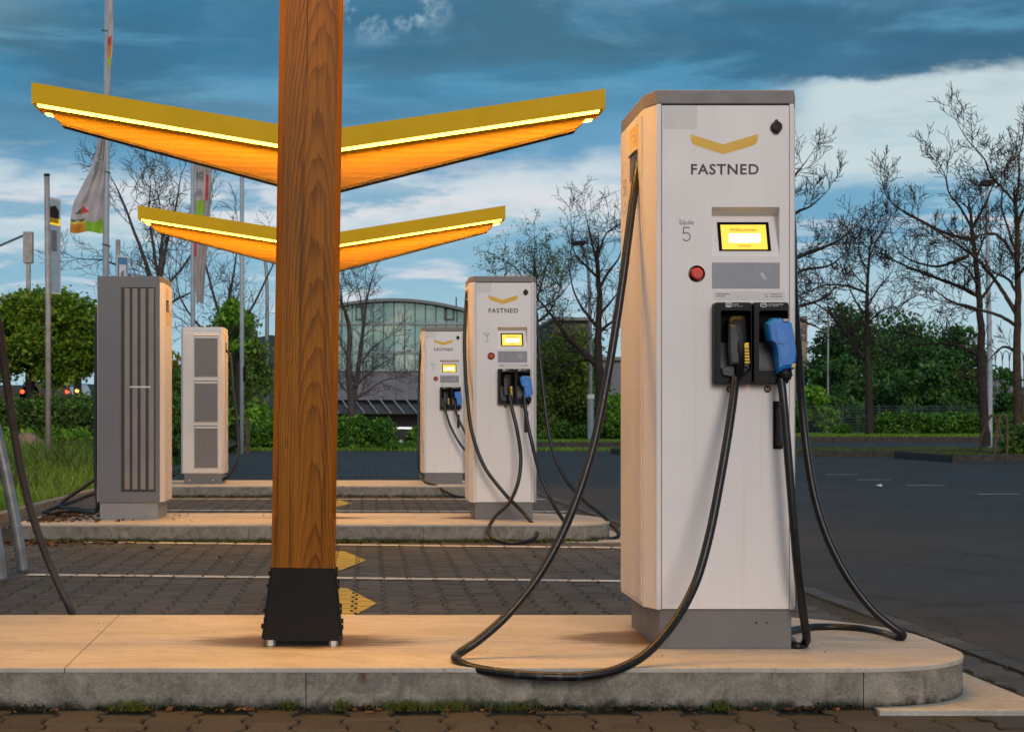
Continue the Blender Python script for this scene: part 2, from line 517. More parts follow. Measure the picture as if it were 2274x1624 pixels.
M['bedding'] = mat('mossy joint grit', (.030, .030, .017), .95, var=.5, scale=30, world=True, bump=.5, bscale=80)
M['white_paint'] = paint_mat('worn white road paint', (.74, .68, .60), .8)
M['yellow_paint'] = paint_mat('worn yellow road paint', (.66, .43, .035), .75)
M['asphalt'] = asphalt_mat('asphalt', (.040, .039, .041))
M['far_paving'] = asphalt_mat('far block paving', (.055, .058, .062), True)
M['kerb'] = concrete_mat('dark kerb stone', (.045, .038, .034), .6, False)
M['kerb_pale'] = concrete_mat('pale kerb stone', (.25, .22, .18), .6, False)
M['soil'] = mat('grass soil', (.045, .055, .018), .95, var=.5, scale=5, world=True, bump=.5, bscale=20)
M['grass'] = leaf_mat('grass blades', (0.105, 0.193, 0.021), (0.193, 0.333, 0.038), (0.35, 0.473, 0.07), .35)
M['grass_dark'] = leaf_mat('dark grass blades', (0.061, 0.096, 0.018), (0.105, 0.158, 0.026), (0.193, 0.193, 0.052), .3)
M['leaf_maple'] = leaf_mat('maple leaves', (0.059, 0.166, 0.019), (0.166, 0.378, 0.034), (0.45, 0.709, 0.059), .3)
M['leaf_crown'] = leaf_mat('crown leaves', (.07, .15, .012), (.17, .30, .02), (.42, .50, .05), .3)
M['leaf_hedge'] = leaf_mat('hedge leaves', (0.038, 0.084, 0.022), (0.095, 0.179, 0.03), (0.21, 0.336, 0.046), .25)
M['leaf_lush'] = leaf_mat('fresh hedge leaves', (0.029, 0.087, 0.015), (0.077, 0.212, 0.023), (0.231, 0.443, 0.039), .25)
M['leaf_far'] = leaf_mat('dark tree leaves', (0.022, 0.07, 0.025), (0.063, 0.168, 0.039), (0.154, 0.308, 0.056), .25)
M['leaf_spring'] = leaf_mat('spring leaves', (0.062, 0.126, 0.025), (0.157, 0.252, 0.042), (0.358, 0.42, 0.073), .35)
M['leaf_olive'] = leaf_mat('olive spring leaves', (0.088, 0.123, 0.035), (0.175, 0.21, 0.052), (0.315, 0.298, 0.088), .35)
M['leaf_yellow'] = leaf_mat('yellow green leaves', (0.245, 0.245, 0.021), (0.42, 0.385, 0.035), (0.595, 0.49, 0.052), .35)
M['dry'] = leaf_mat('dry leaves', (.035, .016, .008), (.09, .04, .018), (.20, .10, .05), .1, .8)
M['bark'] = mat('dark bark', (.030, .021, .016), .9, var=.5, scale=9, bump=.8, bscale=30)
M['bark_warm'] = mat('brown bark', (.060, .036, .020), .9, var=.6, scale=9, bump=.8, bscale=30)
M['bark_grey'] = mat('grey bark', (.075, .062, .055), .9, var=.4, scale=9)
M['litter'] = mat('white litter', (.62, .62, .64), .6)
M['glass'] = None
M['hill'] = mat('wooded hill', (.030, .055, .040), .95, var=.45, scale=.06, world=True)
M['cladding'] = mat('grey cladding', (.16, .155, .18), .6, var=.12, scale=1.2)
M['mullion'] = mat('dark mullion', (.045, .052, .058), .5)
M['frame_pale'] = mat('pale transom', (.25, .30, .32), .5)
M['roof_edge'] = mat('roof edge', (.14, .15, .15), .5)
M['brownwall'] = mat('brown cladding', (.08, .055, .04), .7, var=.2, scale=.8)
M['sandstone'] = mat('sandstone', (.30, .22, .17), .8, var=.2, scale=.5)
M['window_dark'] = mat('dark window', (.03, .035, .04), .15)
M['orange_wall'] = mat('orange panel', (.45, .17, .08), .6)
M['car_silver'] = mat('silver car paint', (.42, .45, .48), .25, metal=.5, coat=.6)
M['tyre'] = mat('tyre rubber', (.02, .02, .02), .8)
M['tail_red'] = emis('red tail light', (1.0, .07, .02), 3.0)
M['amber_lamp'] = emis('amber lamp', (1.0, .45, .08), 4.0)
M['sign_blue'] = mat('blue sign', (.10, .26, .46), .4, var=.05)
M['sign_pale'] = mat('pale sign back', (.45, .52, .58), .35, var=.06)
M['flag_white'] = mat('off white flag cloth', (.46, .42, .44), .8, var=.1, scale=3)
M['flag_grey'] = mat('grey beige flag cloth', (.36, .32, .31), .8, var=.1, scale=3)
M['flag_green'] = mat('green flag print', (.28, .52, .03), .8)
M['flag_orange'] = mat('orange flag print', (.62, .24, .03), .8)
M['flag_red'] = mat('red flag print', (.52, .06, .05), .8)
M['flag_dark'] = mat('dark green flag print', (.05, .13, .06), .8)
M['fence_green'] = mat('dark green fence wire', (.010, .035, .030), .6)
M['mesh_grey'] = mat('grey filter mesh', (.19, .17, .16), .6, var=.1, scale=30, streak=.3)
M['vent_strip'] = mat('vent strip', (.24, .20, .18), .5, var=.15, scale=3)
M['vent_dark'] = mat('vent slot', (.035, .035, .036), .6)
M['vent_frame'] = mat('vent frame', (.10, .095, .095), .5)
M['timber'] = mat('weathered timber', (.10, .065, .045), .8, var=.3)
M['stone'] = mat('tan stone', (.30, .20, .13), .9, var=.3, bump=.4)


def glass_mat():
    m, t, p = new_mat('facade glass')
    oi = t.add('ShaderNodeObjectInfo')
    pos = wpos(t)
    n = t.noise(pos, .35, 4, .6)
    c = t.ramp(n, [(.35, (.13, .26, .29)), (.55, (.25, .43, .43)), (.7, (.44, .56, .52))])  # reflected clouds painted into the pane colour as a noise pattern
    c = t.mix(t.math('MULTIPLY', oi.outputs['Random'], .4), c, (.14, .25, .27))
    t.put(p.inputs['Base Color'], c)
    p.inputs['Roughness'].default_value = .06
    p.inputs['Metallic'].default_value = .5
    p.inputs['Coat Weight'].default_value = .2
    t.put(p.inputs['Normal'], t.bump(t.noise(pos, .5, 3), .25, .2))
    return m
M['glass'] = glass_mat()

# ------------------------------------------------------------------ mesh helpers
SHIFT = Vector((0, 0, 0))


def link(name, me, parent=None, loc=None):
    o = bpy.data.objects.new(name, me)
    COL.objects.link(o)
    if parent is not None:
        o.parent = parent
    if loc is not None:
        o.location = loc
    return o


def build(name, vf, m, parent=None, smooth=False, loc=None, bevel=0.0):
    v, f = vf
    me = bpy.data.meshes.new(name)
    me.from_pydata([tuple(p) for p in v], [], [tuple(q) for q in f])
    if bevel:
        bm = bmesh.new(); bm.from_mesh(me)
        bmesh.ops.remove_doubles(bm, verts=bm.verts, dist=1e-6)
        bmesh.ops.bevel(bm, geom=[e for e in bm.edges if e.is_manifold and e.calc_face_angle(0) > .35], offset=bevel, segments=2, affect='EDGES', profile=.6)
        bm.to_mesh(me); bm.free()
    if smooth:
        me.polygons.foreach_set('use_smooth', [True] * len(me.polygons))
    me.materials.append(M[m] if isinstance(m, str) else m)
    me.update()
    return link(name, me, parent, loc)


def npbuild(name, verts, faces, m, parent=None, smooth=False):
    """fast path: verts (N,3) array, faces (K,n) array"""
    verts = np.asarray(verts, dtype=np.float32); faces = np.asarray(faces, dtype=np.int32)
    me = bpy.data.meshes.new(name)
    k, n = faces.shape
    me.vertices.add(len(verts)); me.vertices.foreach_set('co', verts.ravel())
    me.loops.add(k * n); me.loops.foreach_set('vertex_index', faces.ravel())
    me.polygons.add(k)
    me.polygons.foreach_set('loop_start', np.arange(0, k * n, n, dtype=np.int32))
    me.polygons.foreach_set('loop_total', np.full(k, n, dtype=np.int32))
    if smooth:
        me.polygons.foreach_set('use_smooth', np.ones(k, dtype=bool))
    me.update(calc_edges=True)
    me.materials.append(M[m] if isinstance(m, str) else m)
    return link(name, me, parent)


def merge(*parts):
    V, F = [], []
    for v, f in parts:
        b = len(V)
        V += [tuple(p) for p in v]
        F += [tuple(i + b for i in q) for q in f]
    return V, F


def box(x0, x1, y0, y1, z0, z1):
    v = [(x0, y0, z0), (x1, y0, z0), (x1, y1, z0), (x0, y1, z0), (x0, y0, z1), (x1, y0, z1), (x1, y1, z1), (x0, y1, z1)]
    f = [(0, 3, 2, 1), (4, 5, 6, 7), (0, 1, 5, 4), (1, 2, 6, 5), (2, 3, 7, 6), (3, 0, 4, 7)]
    return v, f


def prism_z(outline, z0, z1):
    """outline CCW seen from +Z"""
    n = len(outline)
    v = [(x, y, z0) for x, y in outline] + [(x, y, z1) for x, y in outline]
    f = [tuple(range(n - 1, -1, -1)), tuple(range(n, 2 * n))]
    f += [(i, (i + 1) % n, (i + 1) % n + n, i + n) for i in range(n)]
    return v, f


def prism_y(outline, y0, y1):
    """outline in (x,z), any winding; extruded along Y"""
    a = sum(outline[i][0] * outline[(i + 1) % len(outline)][1] - outline[(i + 1) % len(outline)][0] * outline[i][1] for i in range(len(outline)))
    if a < 0:
        outline = outline[::-1]
    n = len(outline)
    v = [(x, y0, z) for x, z in outline] + [(x, y1, z) for x, z in outline]
    f = [tuple(range(n)), tuple(range(2 * n - 1, n - 1, -1))]
    f += [((i + 1) % n, i, i + n, (i + 1) % n + n) for i in range(n)]
    return v, f


def pillow_y(outline, layers):
    """rounded relief seen from -Y: layers = [(y, scale)], back to front"""
    cx = sum(p[0] for p in outline) / len(outline); cz = sum(p[1] for p in outline) / len(outline)
    n = len(outline)
    V, F = [], []
    for y, s in layers:
        V += [(cx + (x - cx) * s, y, cz + (z - cz) * s) for x, z in outline]
    for k in range(len(layers) - 1):
        for i in range(n):
            j = (i + 1) % n
            F.append((k * n + i, k * n + j, (k + 1) * n + j, (k + 1) * n + i))
    F.append(tuple(range(n - 1, -1, -1)))
    F.append(tuple(range((len(layers) - 1) * n, len(layers) * n)))
    return V, F


def rrect(x0, x1, z0, z1, r, n=5):
    pts = []
    for cx, cz, a0 in ((x1 - r, z0 + r, -90), (x1 - r, z1 - r, 0), (x0 + r, z1 - r, 90), (x0 + r, z0 + r, 180)):
        for i in range(n + 1):
            a = rad(a0 + 90 * i / n)
            pts.append((cx + r * math.cos(a), cz + r * math.sin(a)))
    return pts


def circle(cx, cz, r, n=24, rz=None):
    return [(cx + r * math.cos(2 * math.pi * i / n), cz + (rz or r) * math.sin(2 * math.pi * i / n)) for i in range(n)]


def ring_y(outer, inner, y):
    n = len(outer)
    v = [(x, y, z) for x, z in outer] + [(x, y, z) for x, z in inner]
    f = [(i, (i + 1) % n, (i + 1) % n + n, i + n) for i in range(n)]
    return v, f


def bridge(a, b):
    n = len(a)
    return list(a) + list(b), [(i, (i + 1) % n, (i + 1) % n + n, i + n) for i in range(n)]


def catmull(pts, sub=8):
    P_ = [Vector(p) for p in pts]
    P_ = [P_[0] * 2 - P_[1]] + P_ + [P_[-1] * 2 - P_[-2]]
    out = []
    for i in range(1, len(P_) - 2):
        p0, p1, p2, p3 = P_[i - 1:i + 3]
        # centripetal-ish: clamp tangents for uneven spacing
        for k in range(sub):
            t = k / sub
            t2, t3 = t * t, t * t * t
            L = (p2 - p1).length
            m1 = (p2 - p0) / max((p2 - p0).length, 1e-9) * L * .95
            m2 = (p3 - p1) / max((p3 - p1).length, 1e-9) * L * .95
            out.append((2 * t3 - 3 * t2 + 1) * p1 + (t3 - 2 * t2 + t) * m1 + (-2 * t3 + 3 * t2) * p2 + (t3 - t2) * m2)
    out.append(P_[-2])
    return out


def tube(path, r, sides=10, cap=True, r1=None):
    path = [Vector(p) for p in path]
    n = len(path)
    V, F = [], []
    t0 = (path[1] - path[0]).normalized()
    up = Vector((0, 0, 1)) if abs(t0.z) < .9 else Vector((1, 0, 0))
    nrm = (up - t0 * up.dot(t0)).normalized()
    for i, p in enumerate(path):
        tg = (path[min(i + 1, n - 1)] - path[max(i - 1, 0)])
        tg = tg.normalized() if tg.length > 1e-9 else t0
        nrm = (nrm - tg * nrm.dot(tg)).normalized()
        bn = tg.cross(nrm)
        rr = r if r1 is None else r + (r1 - r) * i / (n - 1)
        if callable(r):
            rr = r(i / (n - 1))
        for k in range(sides):
            a = 2 * math.pi * k / sides
            V.append(tuple(p + (nrm * math.cos(a) + bn * math.sin(a)) * rr))
    for i in range(n - 1):
        for k in range(sides):
            k2 = (k + 1) % sides
            F.append((i * sides + k, i * sides + k2, (i + 1) * sides + k2, (i + 1) * sides + k))
    if cap:
        F.append(tuple(range(sides - 1, -1, -1)))
        F.append(tuple(range((n - 1) * sides, n * sides)))
    return V, F


def stroke(pts, w, closed=False):
    """flat ribbon of width w along 2-D points -> (verts2d, quads)"""
    n = len(pts)
    L, R = [], []
    for i in range(n):
        if closed:
            a, b, c = pts[i - 1], pts[i], pts[(i + 1) % n]
        else:
            a, b, c = pts[max(i - 1, 0)], pts[i], pts[min(i + 1, n - 1)]
        d1 = Vector((b[0] - a[0], b[1] - a[1])); d2 = Vector((c[0] - b[0], c[1] - b[1]))
        if d1.length < 1e-9: d1 = d2
        if d2.length < 1e-9: d2 = d1
        d1.normalize(); d2.normalize()
        n1 = Vector((-d1.y, d1.x)); n2 = Vector((-d2.y, d2.x))
        m = (n1 + n2)
        if m.length < .3:
            m = n1
        m.normalize()
        k = 1 / max(.45, m.dot(n1))
        L.append((b[0] + m.x * w / 2 * k, b[1] + m.y * w / 2 * k)); R.append((b[0] - m.x * w / 2 * k, b[1] - m.y * w / 2 * k))
    V = L + R
    m_ = n if closed else n - 1
    F = [(i, (i + 1) % n, n + (i + 1) % n, n + i) for i in range(m_)]
    return V, F


def arc(cx, cy, rx, ry, a0, a1, n=10):
    return [(cx + rx * math.cos(rad(a0 + (a1 - a0) * i / n)), cy + ry * math.sin(rad(a0 + (a1 - a0) * i / n))) for i in range(n + 1)]


GL = {  # unit-height glyph strokes (DIN-like)
    'F': (.56, [[(.56, .93), (.07, .93), (.07, 0)], [(.07, .5), (.48, .5)]]),
    'A': (.72, [[(.03, 0), (.36, .97), (.69, 0)], [(.15, .28), (.57, .28)]]),
    'S': (.62, [arc(.31, .715, .24, .215, 35, 270, 9)[:-1] + [(.31, .5)] + arc(.31, .285, .24, .215, 90, -145, 9)[1:]]),
    'T': (.62, [[(.0, .93), (.62, .93)], [(.31, .93), (.31, 0)]]),
    'N': (.70, [[(.08, 0), (.08, .93), (.62, .07), (.62, 1)]]),
    'E': (.58, [[(.58, .93), (.07, .93), (.07, .07), (.58, .07)], [(.07, .5), (.5, .5)]]),
    'D': (.68, [[(.07, .07), (.07, .93), (.3, .93)] + arc(.3, .6, .31, .33, 90, 0, 5) + arc(.3, .4, .31, .33, 0, -90, 5) + [(.07, .07)]]),
    '5': (.56, [[(.50, .96), (.10, .96), (.07, .54), (.28, .60)] + arc(.27, .32, .25, .28, 75, -150, 12)]),
    '3': (.56, [[(.05, .96), (.50, .96), (.27, .58)] + arc(.27, .30, .24, .27, 85, -150, 12)]),
    '1': (.40, [[(.05, .78), (.26, .96), (.26, 0)]]),
    '0': (.58, [arc(.29, .62, .24, .35, 0, 180, 8) + arc(.29, .38, .24, .35, 180, 360, 8) + [(.53, .62)]]),
    'M': (.8, [[(.08, 0), (.08, .95), (.4, .4), (.72, .95), (.72, 0)]]),
    'k': (.5, [[(.07, 1), (.07, 0)], [(.45, .62), (.1, .3)], [(.2, .38), (.48, 0)]]),
    'W': (.9, [[(.02, 1), (.24, 0), (.45, .8), (.66, 0), (.88, 1)]]),
}


def glyphs(text, x0, x1, z0, h, w, gap=.2):
    """text set to span x0..x1 with cap height h, stroke width w; returns 2-D mesh"""
    tot = sum(GL[c][0] for c in text) + gap * (len(text) - 1)
    sx = (x1 - x0) / tot
    V, F = [], []
    x = x0
    for c in text:
        for st in GL[c][1]:
            v, f = stroke([(x + p[0] * sx, z0 + p[1] * h) for p in st], w)
            b = len(V); V += v; F += [tuple(i + b for i in q) for q in f]
        x += (GL[c][0] + gap) * sx
    return V, F


_tc = {}
def font_text(text, x0, x1, z0, z1=None, bold=0.):
    """Blender's own face, fitted into a box; 2-D mesh"""
    if text not in _tc:
        cu = bpy.data.curves.new('t', 'FONT'); cu.body = text; cu.resolution_u = 3; cu.offset = bold; cu.space_character = 1.12 if bold else 1.
        ob = bpy.data.objects.new('t', cu); COL.objects.link(ob)
        bpy.context.view_layer.update()
        me = bpy.data.meshes.new_from_object(ob.evaluated_get(bpy.context.evaluated_depsgraph_get()))
        _tc[text] = ([(v.co.x, v.co.y) for v in me.vertices], [tuple(p.vertices) for p in me.polygons])
        bpy.data.meshes.remove(me); bpy.data.objects.remove(ob); bpy.data.curves.remove(cu)
    v, f = _tc[text]
    xa, xb = min(p[0] for p in v), max(p[0] for p in v); za, zb = min(p[1] for p in v), max(p[1] for p in v)
    sx = (x1 - x0) / (xb - xa); sz = sx if z1 is None else (z1 - z0) / (zb - za)
    return [(x0 + (p[0] - xa) * sx, z0 + (p[1] - za) * sz) for p in v], list(f)


def flat_y(vf2, y):
    v, f = vf2
    return [(x, y, z) for x, z in v], f


def flat_m(vf2, fn):
    v, f = vf2
    return [fn(x, z) for x, z in v], f


def tag(o, label=None, cat=None, group=None, kind=None):
    if label: o['label'] = label
    if cat: o['category'] = cat
    if group: o['group'] = group
    if kind: o['kind'] = kind
    return o


def empty(name, loc=(0, 0, 0), label=None, cat=None, group=None, rz=0., ry=0.):
    o = bpy.data.objects.new(name, None)
    COL.objects.link(o)
    o.empty_display_size = .1
    o.location = loc
    o.rotation_euler = (0, ry, rz)
    return tag(o, label, cat, group)


def copy_tree(o, parent=None):
    c = o.copy(); COL.objects.link(c); c.parent = parent
    for ch in list(o.children):
        copy_tree(ch, c)
    return c


def P(px, py, d):
    """world point seen at (px,py) of the 2273x1624 picture at distance d"""
    return Vector(((px - 820.) / FPX * d, d, EYE + (931. - py) / FPX * d))


def G(px, py, z=0.):
    d = (EYE - z) * FPX / (py - 931.)
    return P(px, py, d)


# ================================================================== GROUND
H = .13
EDGE = lambda y: 2.46 - (y - 6.1) * .0217      # edge between block paving and asphalt

lower = build('ground', ([(-900, -60, -1.0), (900, -60, -1.0), (900, 2500, -1.0), (-900, 2500, -1.0)], [(0, 1, 2, 3)]), 'soil')
tag(lower, 'low ground reaching to the horizon', kind='structure')

v = []
f = []
ys = [-12, 6.1, 20, 54]
for y in ys:
    v += [(EDGE(y), y, 0.), (90, y, 0.)]
for i in range(len(ys) - 1):
    f.append((2 * i, 2 * i + 1, 2 * i + 3, 2 * i + 2))
v += [(9.5, 54, 0), (90, 110, 0), (9.5, 110, 0)]
f.append((8, 7, 9, 10))
v += [(EDGE(54), 54, -1.), (9.5, 54, -1.), (9.5, 110, -1.), (90, 110, -1.), (90, -12, -1.), (EDGE(-12), -12, -1.)]
f += [(11, 12, 8, 6), (12, 13, 10, 8), (13, 14, 9, 10)]
road = tag(build('road', (v, f), 'asphalt'), 'dark asphalt car park surface', kind='structure')

bed = tag(build('paved_lane', (
    [(-3.25, -12, -.012), (EDGE(-12), -12, -.012), (EDGE(21), 21, -.012), (-3.25, 21, -.012)], [(0, 1, 2, 3)]), 'bedding'),
    'lane of grey interlocking concrete pavers between the charging islands', kind='structure')
farp = tag(build('far_pavement', ([(-3.36, 21, -.008), (EDGE(21), 21, -.008), (EDGE(54), 54, -.008), (-4.0, 54, -.008), (-4.0, 54, -1), (EDGE(54), 54, -1)],
           [(0, 1, 2, 3), (3, 2, 5, 4)]), 'far_paving'), 'grey block paved lane running to the hedge', kind='structure')

# --- pavers: waisted blocks, neighbouring columns shifted by half a length
PX, PY, WX, JT = .150, .200, .022, .006       # column pitch, length, waist difference, joint
CH = .007


def paver_outline(cx, cy, grow=0.):
    a = (PX + WX) / 2 - JT / 2 + grow; b = (PX - WX) / 2 - JT / 2 + grow; h = PY / 2 - JT / 2 + grow
    return [(cx - a, cy - h), (cx + a, cy - h), (cx + a * .98, cy - h * .62), (cx + b, cy - h * .3), (cx + b, cy + h * .3), (cx + a * .98, cy + h * .62),
            (cx + a, cy + h), (cx - a, cy + h), (cx - a * .98, cy + h * .62), (cx - b, cy + h * .3), (cx - b, cy - h * .3), (cx - a * .98, cy - h * .62)]


def paver_geo(cx, cy, z, tilt=(0, 0)):
    lo = paver_outline(cx, cy, 0); hi = paver_outline(cx, cy, -CH)
    n = len(lo)
    zz = lambda x, y, k: z + k + (x - cx) * tilt[0] + (y - cy) * tilt[1]
    V = [(x, y, z - .03) for x, y in lo] + [(x, y, zz(x, y, -.005)) for x, y in lo] + [(x, y, zz(x, y, 0)) for x, y in hi]
    F = []
    for k in (0, 1):
        F += [(k * n + i, k * n + (i + 1) % n, (k + 1) * n + (i + 1) % n, (k + 1) * n + i) for i in range(n)]
    F.append(tuple(range(2 * n, 3 * n)))
    return V, F


pv, pf = paver_geo(0, 0, 0)
pm = bpy.data.meshes.new('paver'); pm.from_pydata(pv, [], pf); pm.materials.append(M['paver'])
pm2 = pm.copy(); pm2.materials.clear(); pm2.materials.append(M['paver_shaded'])


def cells(y0, y1, x0, x1):
    out = []
    for i in range(int(math.floor(x0 / PX)), int(math.ceil(x1 / PX)) + 1):
        for j in range(int(math.floor(y0 / PY)) - 1, int(math.ceil(y1 / PY)) + 2):
            cx = i * PX; cy = j * PY + (PY / 2 if i % 2 else 0)
            if cy - PY / 2 < y0 - .1 or cy + PY / 2 > y1 + .1: continue
            if cx > 1.5 and cy < 6.2 and cy + PY / 2 > 5.045 and cx < 2.14: continue
            if cx < x0 or cx + PX / 2 > min(x1, EDGE(cy) - .12): continue
            out.append((cx, cy))
    return out


ISL = [  # name, y0, y1, xleft, xright
    dict(y0=5.105, y1=6.485, x0=-2.75, x1=1.99),
    dict(y0=12.09, y1=13.55, x0=-2.66, x1=1.845),
    dict(y0=19.1, y1=20.9, x0=-2.9, x1=1.70),
]
near = cells(4.3, 5.05, -1.45, 2.42) + cells(6.5, 12.07, -3.2, 2.42)
# the strip between island end and asphalt
near += [c for c in cells(5.05, 6.5, 2.15, 2.42)]
far = cells(13.57, 19.08, -3.2, 2.42) + cells(12.07, 13.57, 1.95, 2.42) + cells(3.4, 4.3, -1.5, 2.4) + cells(19.08, 21.0, 1.8, 2.4)
near.sort(key=lambda c: (0 if c[1] < 5.06 else 1, c[1], abs(c[0])))
rt = random.Random(3)
def tilt(): return (rt.uniform(-.022, .022), rt.uniform(-.016, .016))
indiv, rest = near[:298], near[298:] + far
for cx, cy in indiv:
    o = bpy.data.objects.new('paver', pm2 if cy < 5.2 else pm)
    COL.objects.link(o); o.parent = bed
    o.location = (cx, cy, rt.uniform(-.0025, .0015))
    o.rotation_euler = (rt.uniform(-.014, .014), rt.uniform(-.018, .018), rt.uniform(-.012, .012))
big = merge(*[paver_geo(cx, cy, rt.uniform(-.0025, .0015), tilt()) for cx, cy in rest])
tag(build('paver_field', big, 'paver', bed), kind='stuff')
# straight border course along the asphalt
bd = [box(EDGE(y) - .105, EDGE(y) - .006, y, y + .194, -.03, rt.uniform(-.001, .002)) for y in np.arange(3.4, 21, .2)]
tag(build('border_course', merge(*bd), 'paver', bed), kind='stuff')


# --- painted marks: cut to the tops of the stones they lie on
def clip(poly, a, b, c):
    """keep a*x+b*y<=c"""
    out = []
    for i in range(len(poly)):
        p, q = poly[i], poly[(i + 1) % len(poly)]
        dp = a * p[0] + b * p[1] - c; dq = a * q[0] + b * q[1] - c
        if dp <= 0: out.append(p)
        if (dp < 0 < dq) or (dq < 0 < dp):
            t = dp / (dp - dq)
            out.append((p[0] + (q[0] - p[0]) * t, p[1] + (q[1] - p[1]) * t))
    return out


def painted(polys, stones, z=.0035):
    V, F = [], []
    g = -CH * .55
    for cx, cy in stones:
        o = paver_outline(cx, cy, g)
        quads = [[o[11], o[0], o[1], o[2]], [o[10], o[11], o[2], o[3]], [o[9], o[10], o[3], o[4]], [o[8], o[9], o[4], o[5]], [o[7], o[8], o[5], o[6]]]
        for poly in polys:
            if min(p[0] for p in poly) > cx + .1 or max(p[0] for p in poly) < cx - .1 or min(p[1] for p in poly) > cy + .12 or max(p[1] for p in poly) < cy - .12:
                continue
            for q in quads:
                r = list(q)
                for i in range(len(poly)):
                    (ax, ay), (bx, by) = poly[i], poly[(i + 1) % len(poly)]
                    nx, ny = by - ay, -(bx - ax)
                    r = clip(r, nx, ny, nx * ax + ny * ay)
                    if len(r) < 3: break
                if len(r) >= 3:
                    b = len(V)
                    V += [(x, y, z) for x, y in r]; F.append(tuple(range(b, b + len(r))))
    return V, F


def ccw(poly):
    a = sum(poly[i][0] * poly[(i + 1) % len(poly)][1] - poly[(i + 1) % len(poly)][0] * poly[i][1] for i in range(len(poly)))
    return poly if a > 0 else poly[::-1]


def strip(p, q, w):
    p, q = Vector(p[:2]), Vector(q[:2])
    d = (q - p).normalized(); n = Vector((-d.y, d.x)) * w / 2
    return ccw([tuple(p - n), tuple(q - n), tuple(q + n), tuple(p + n)])


allst = near + far
def lane_line(a, b, w):
    return build('painted_line', painted([strip(a, b, w)], allst), 'white_paint', bed)
lane_line(G(60, 1275.5), G(1500, 1291), .105)
lane_line(G(90, 1202), G(1470, 1216.5), .11)
lane_line((-3.0, 16.35), (2.25, 16.0), .11)
lane_line((-3.0, 18.6), (2.25, 18.45), .11)
lane_line((-3.0, 13.95), (2.25, 13.9), .10)


def arrow(tx, ty, s=1.):
    t = (tx, ty)
    up = [t, (tx - .155, ty + .72 * s), (tx - .46, ty + .72 * s), (tx - .30, ty)]
    dn = [t, (tx - .30, ty), (tx - .46, ty - .72 * s), (tx - .155, ty - .72 * s)]
    return build('painted_arrow', painted([ccw(up), ccw(dn)], allst), 'yellow_paint', bed)
arrow(.035, 8.02); arrow(-.02, 10.48); arrow(-.12, 15.1); arrow(-.185, 17.6)

# white bay ticks on the asphalt
for (px, py) in ((1868, 1053), (1940, 1064.5), (2055, 1077), (2218, 1096.5)):
    c = G(px, py)
    build('bay_mark', (lambda c: ([(c.x - .27, c.y - .06, .004), (c.x + .27, c.y - .01, .004), (c.x + .27, c.y + .06, .004), (c.x - .27, c.y + .03, .004)], [(0, 1, 2, 3)]))(c), 'white_paint', road)


# ================================================================== ISLANDS
def island_outline(y0, y1, x0, x1, n=10, inset=0.):
    """straight sided slab whose right end is a lopsided round"""
    w = y1 - y0
    r1, r2 = .47, .62        # front and rear corner radii
    pts = [(x0, y0)]
    pts += [(x1 - r1 + r1 * math.sin(t) ** .9, y0 + r1 * .86 * (1 - math.cos(t))) for t in [math.pi / 2 * i / n for i in range(n + 1)]]
    pts += [(x1 - r2 + r2 * math.cos(t) ** 1.0, y1 - r2 * 1.1 * (1 - math.sin(t))) for t in [math.pi / 2 * i / n for i in range(n + 1)]]
    pts.append((x0, y1))
    if inset:
        out = []
        for i in range(len(pts)):
            a, b, c = Vector(pts[i - 1]), Vector(pts[i]), Vector(pts[(i + 1) % len(pts)])
            d1 = (b - a).normalized() if (b - a).length > 1e-7 else Vector((0, 0)); d2 = (c - b).normalized() if (c - b).length > 1e-7 else Vector((0, 0))
            nn = Vector((-(d1 + d2).y, (d1 + d2).x))
            nn = nn.normalized() if nn.length > 1e-6 else nn
            out.append((b.x + nn.x * inset, b.y + nn.y * inset))
        pts = out
    return pts


def clip_pts(pts, xa, xb):
    p = clip(pts, -1, 0, -xa)
    return clip(p, 1, 0, xb)


labels_i = ['near concrete island carrying the timber post', 'middle concrete island between the paved lanes', 'far concrete island in front of the paving']
for k, I in enumerate(ISL):
    root = tag(empty('traffic_island', (0, 0, 0)), labels_i[k], kind='structure')
    o = island_outline(I['y0'], I['y1'], I['x0'], I['x1'])
    oi = island_outline(I['y0'], I['y1'], I['x0'], I['x1'], inset=-.0035)
    cuts = [I['x0'] - .1, -2.1, -.2, 1.556, 3.0] if k == 0 else [I['x0'] - .1, -.9, .4, 1.35, 3.]
    for a, b in zip(cuts[:-1], cuts[1:]):
        q = clip_pts(o, a + .0014, b - .0014)
        if len(q) > 2:
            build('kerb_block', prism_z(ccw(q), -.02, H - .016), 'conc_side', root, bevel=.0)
    tc_ = [I['x0'] - .1, -.98 if k == 0 else -.7, 3.0] if k < 2 else [I['x0'] - .1, 3.]
    for a, b in zip(tc_[:-1], tc_[1:]):
        # the joint runs slightly skewed
        q = clip(oi, -1, -.03, -(a + .0015) - .03 * (I['y0'] + I['y1']) / 2); q = clip(q, 1, .03, b - .0015 + .03 * (I['y0'] + I['y1']) / 2)
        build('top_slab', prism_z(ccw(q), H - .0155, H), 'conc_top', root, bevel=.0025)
    if k < 2:
        ys0 = I['y0'] - .05
        ap = [(I['x1'] - .40, ys0), (I['x1'] + .15, ys0), (I['x1'] + .13, I['y1'] - .1), (I['x1'] - .40, I['y1'] - .05)]
        build('apron_slab', prism_z(ap, -.03, .006), 'conc_apron', root, bevel=.003)


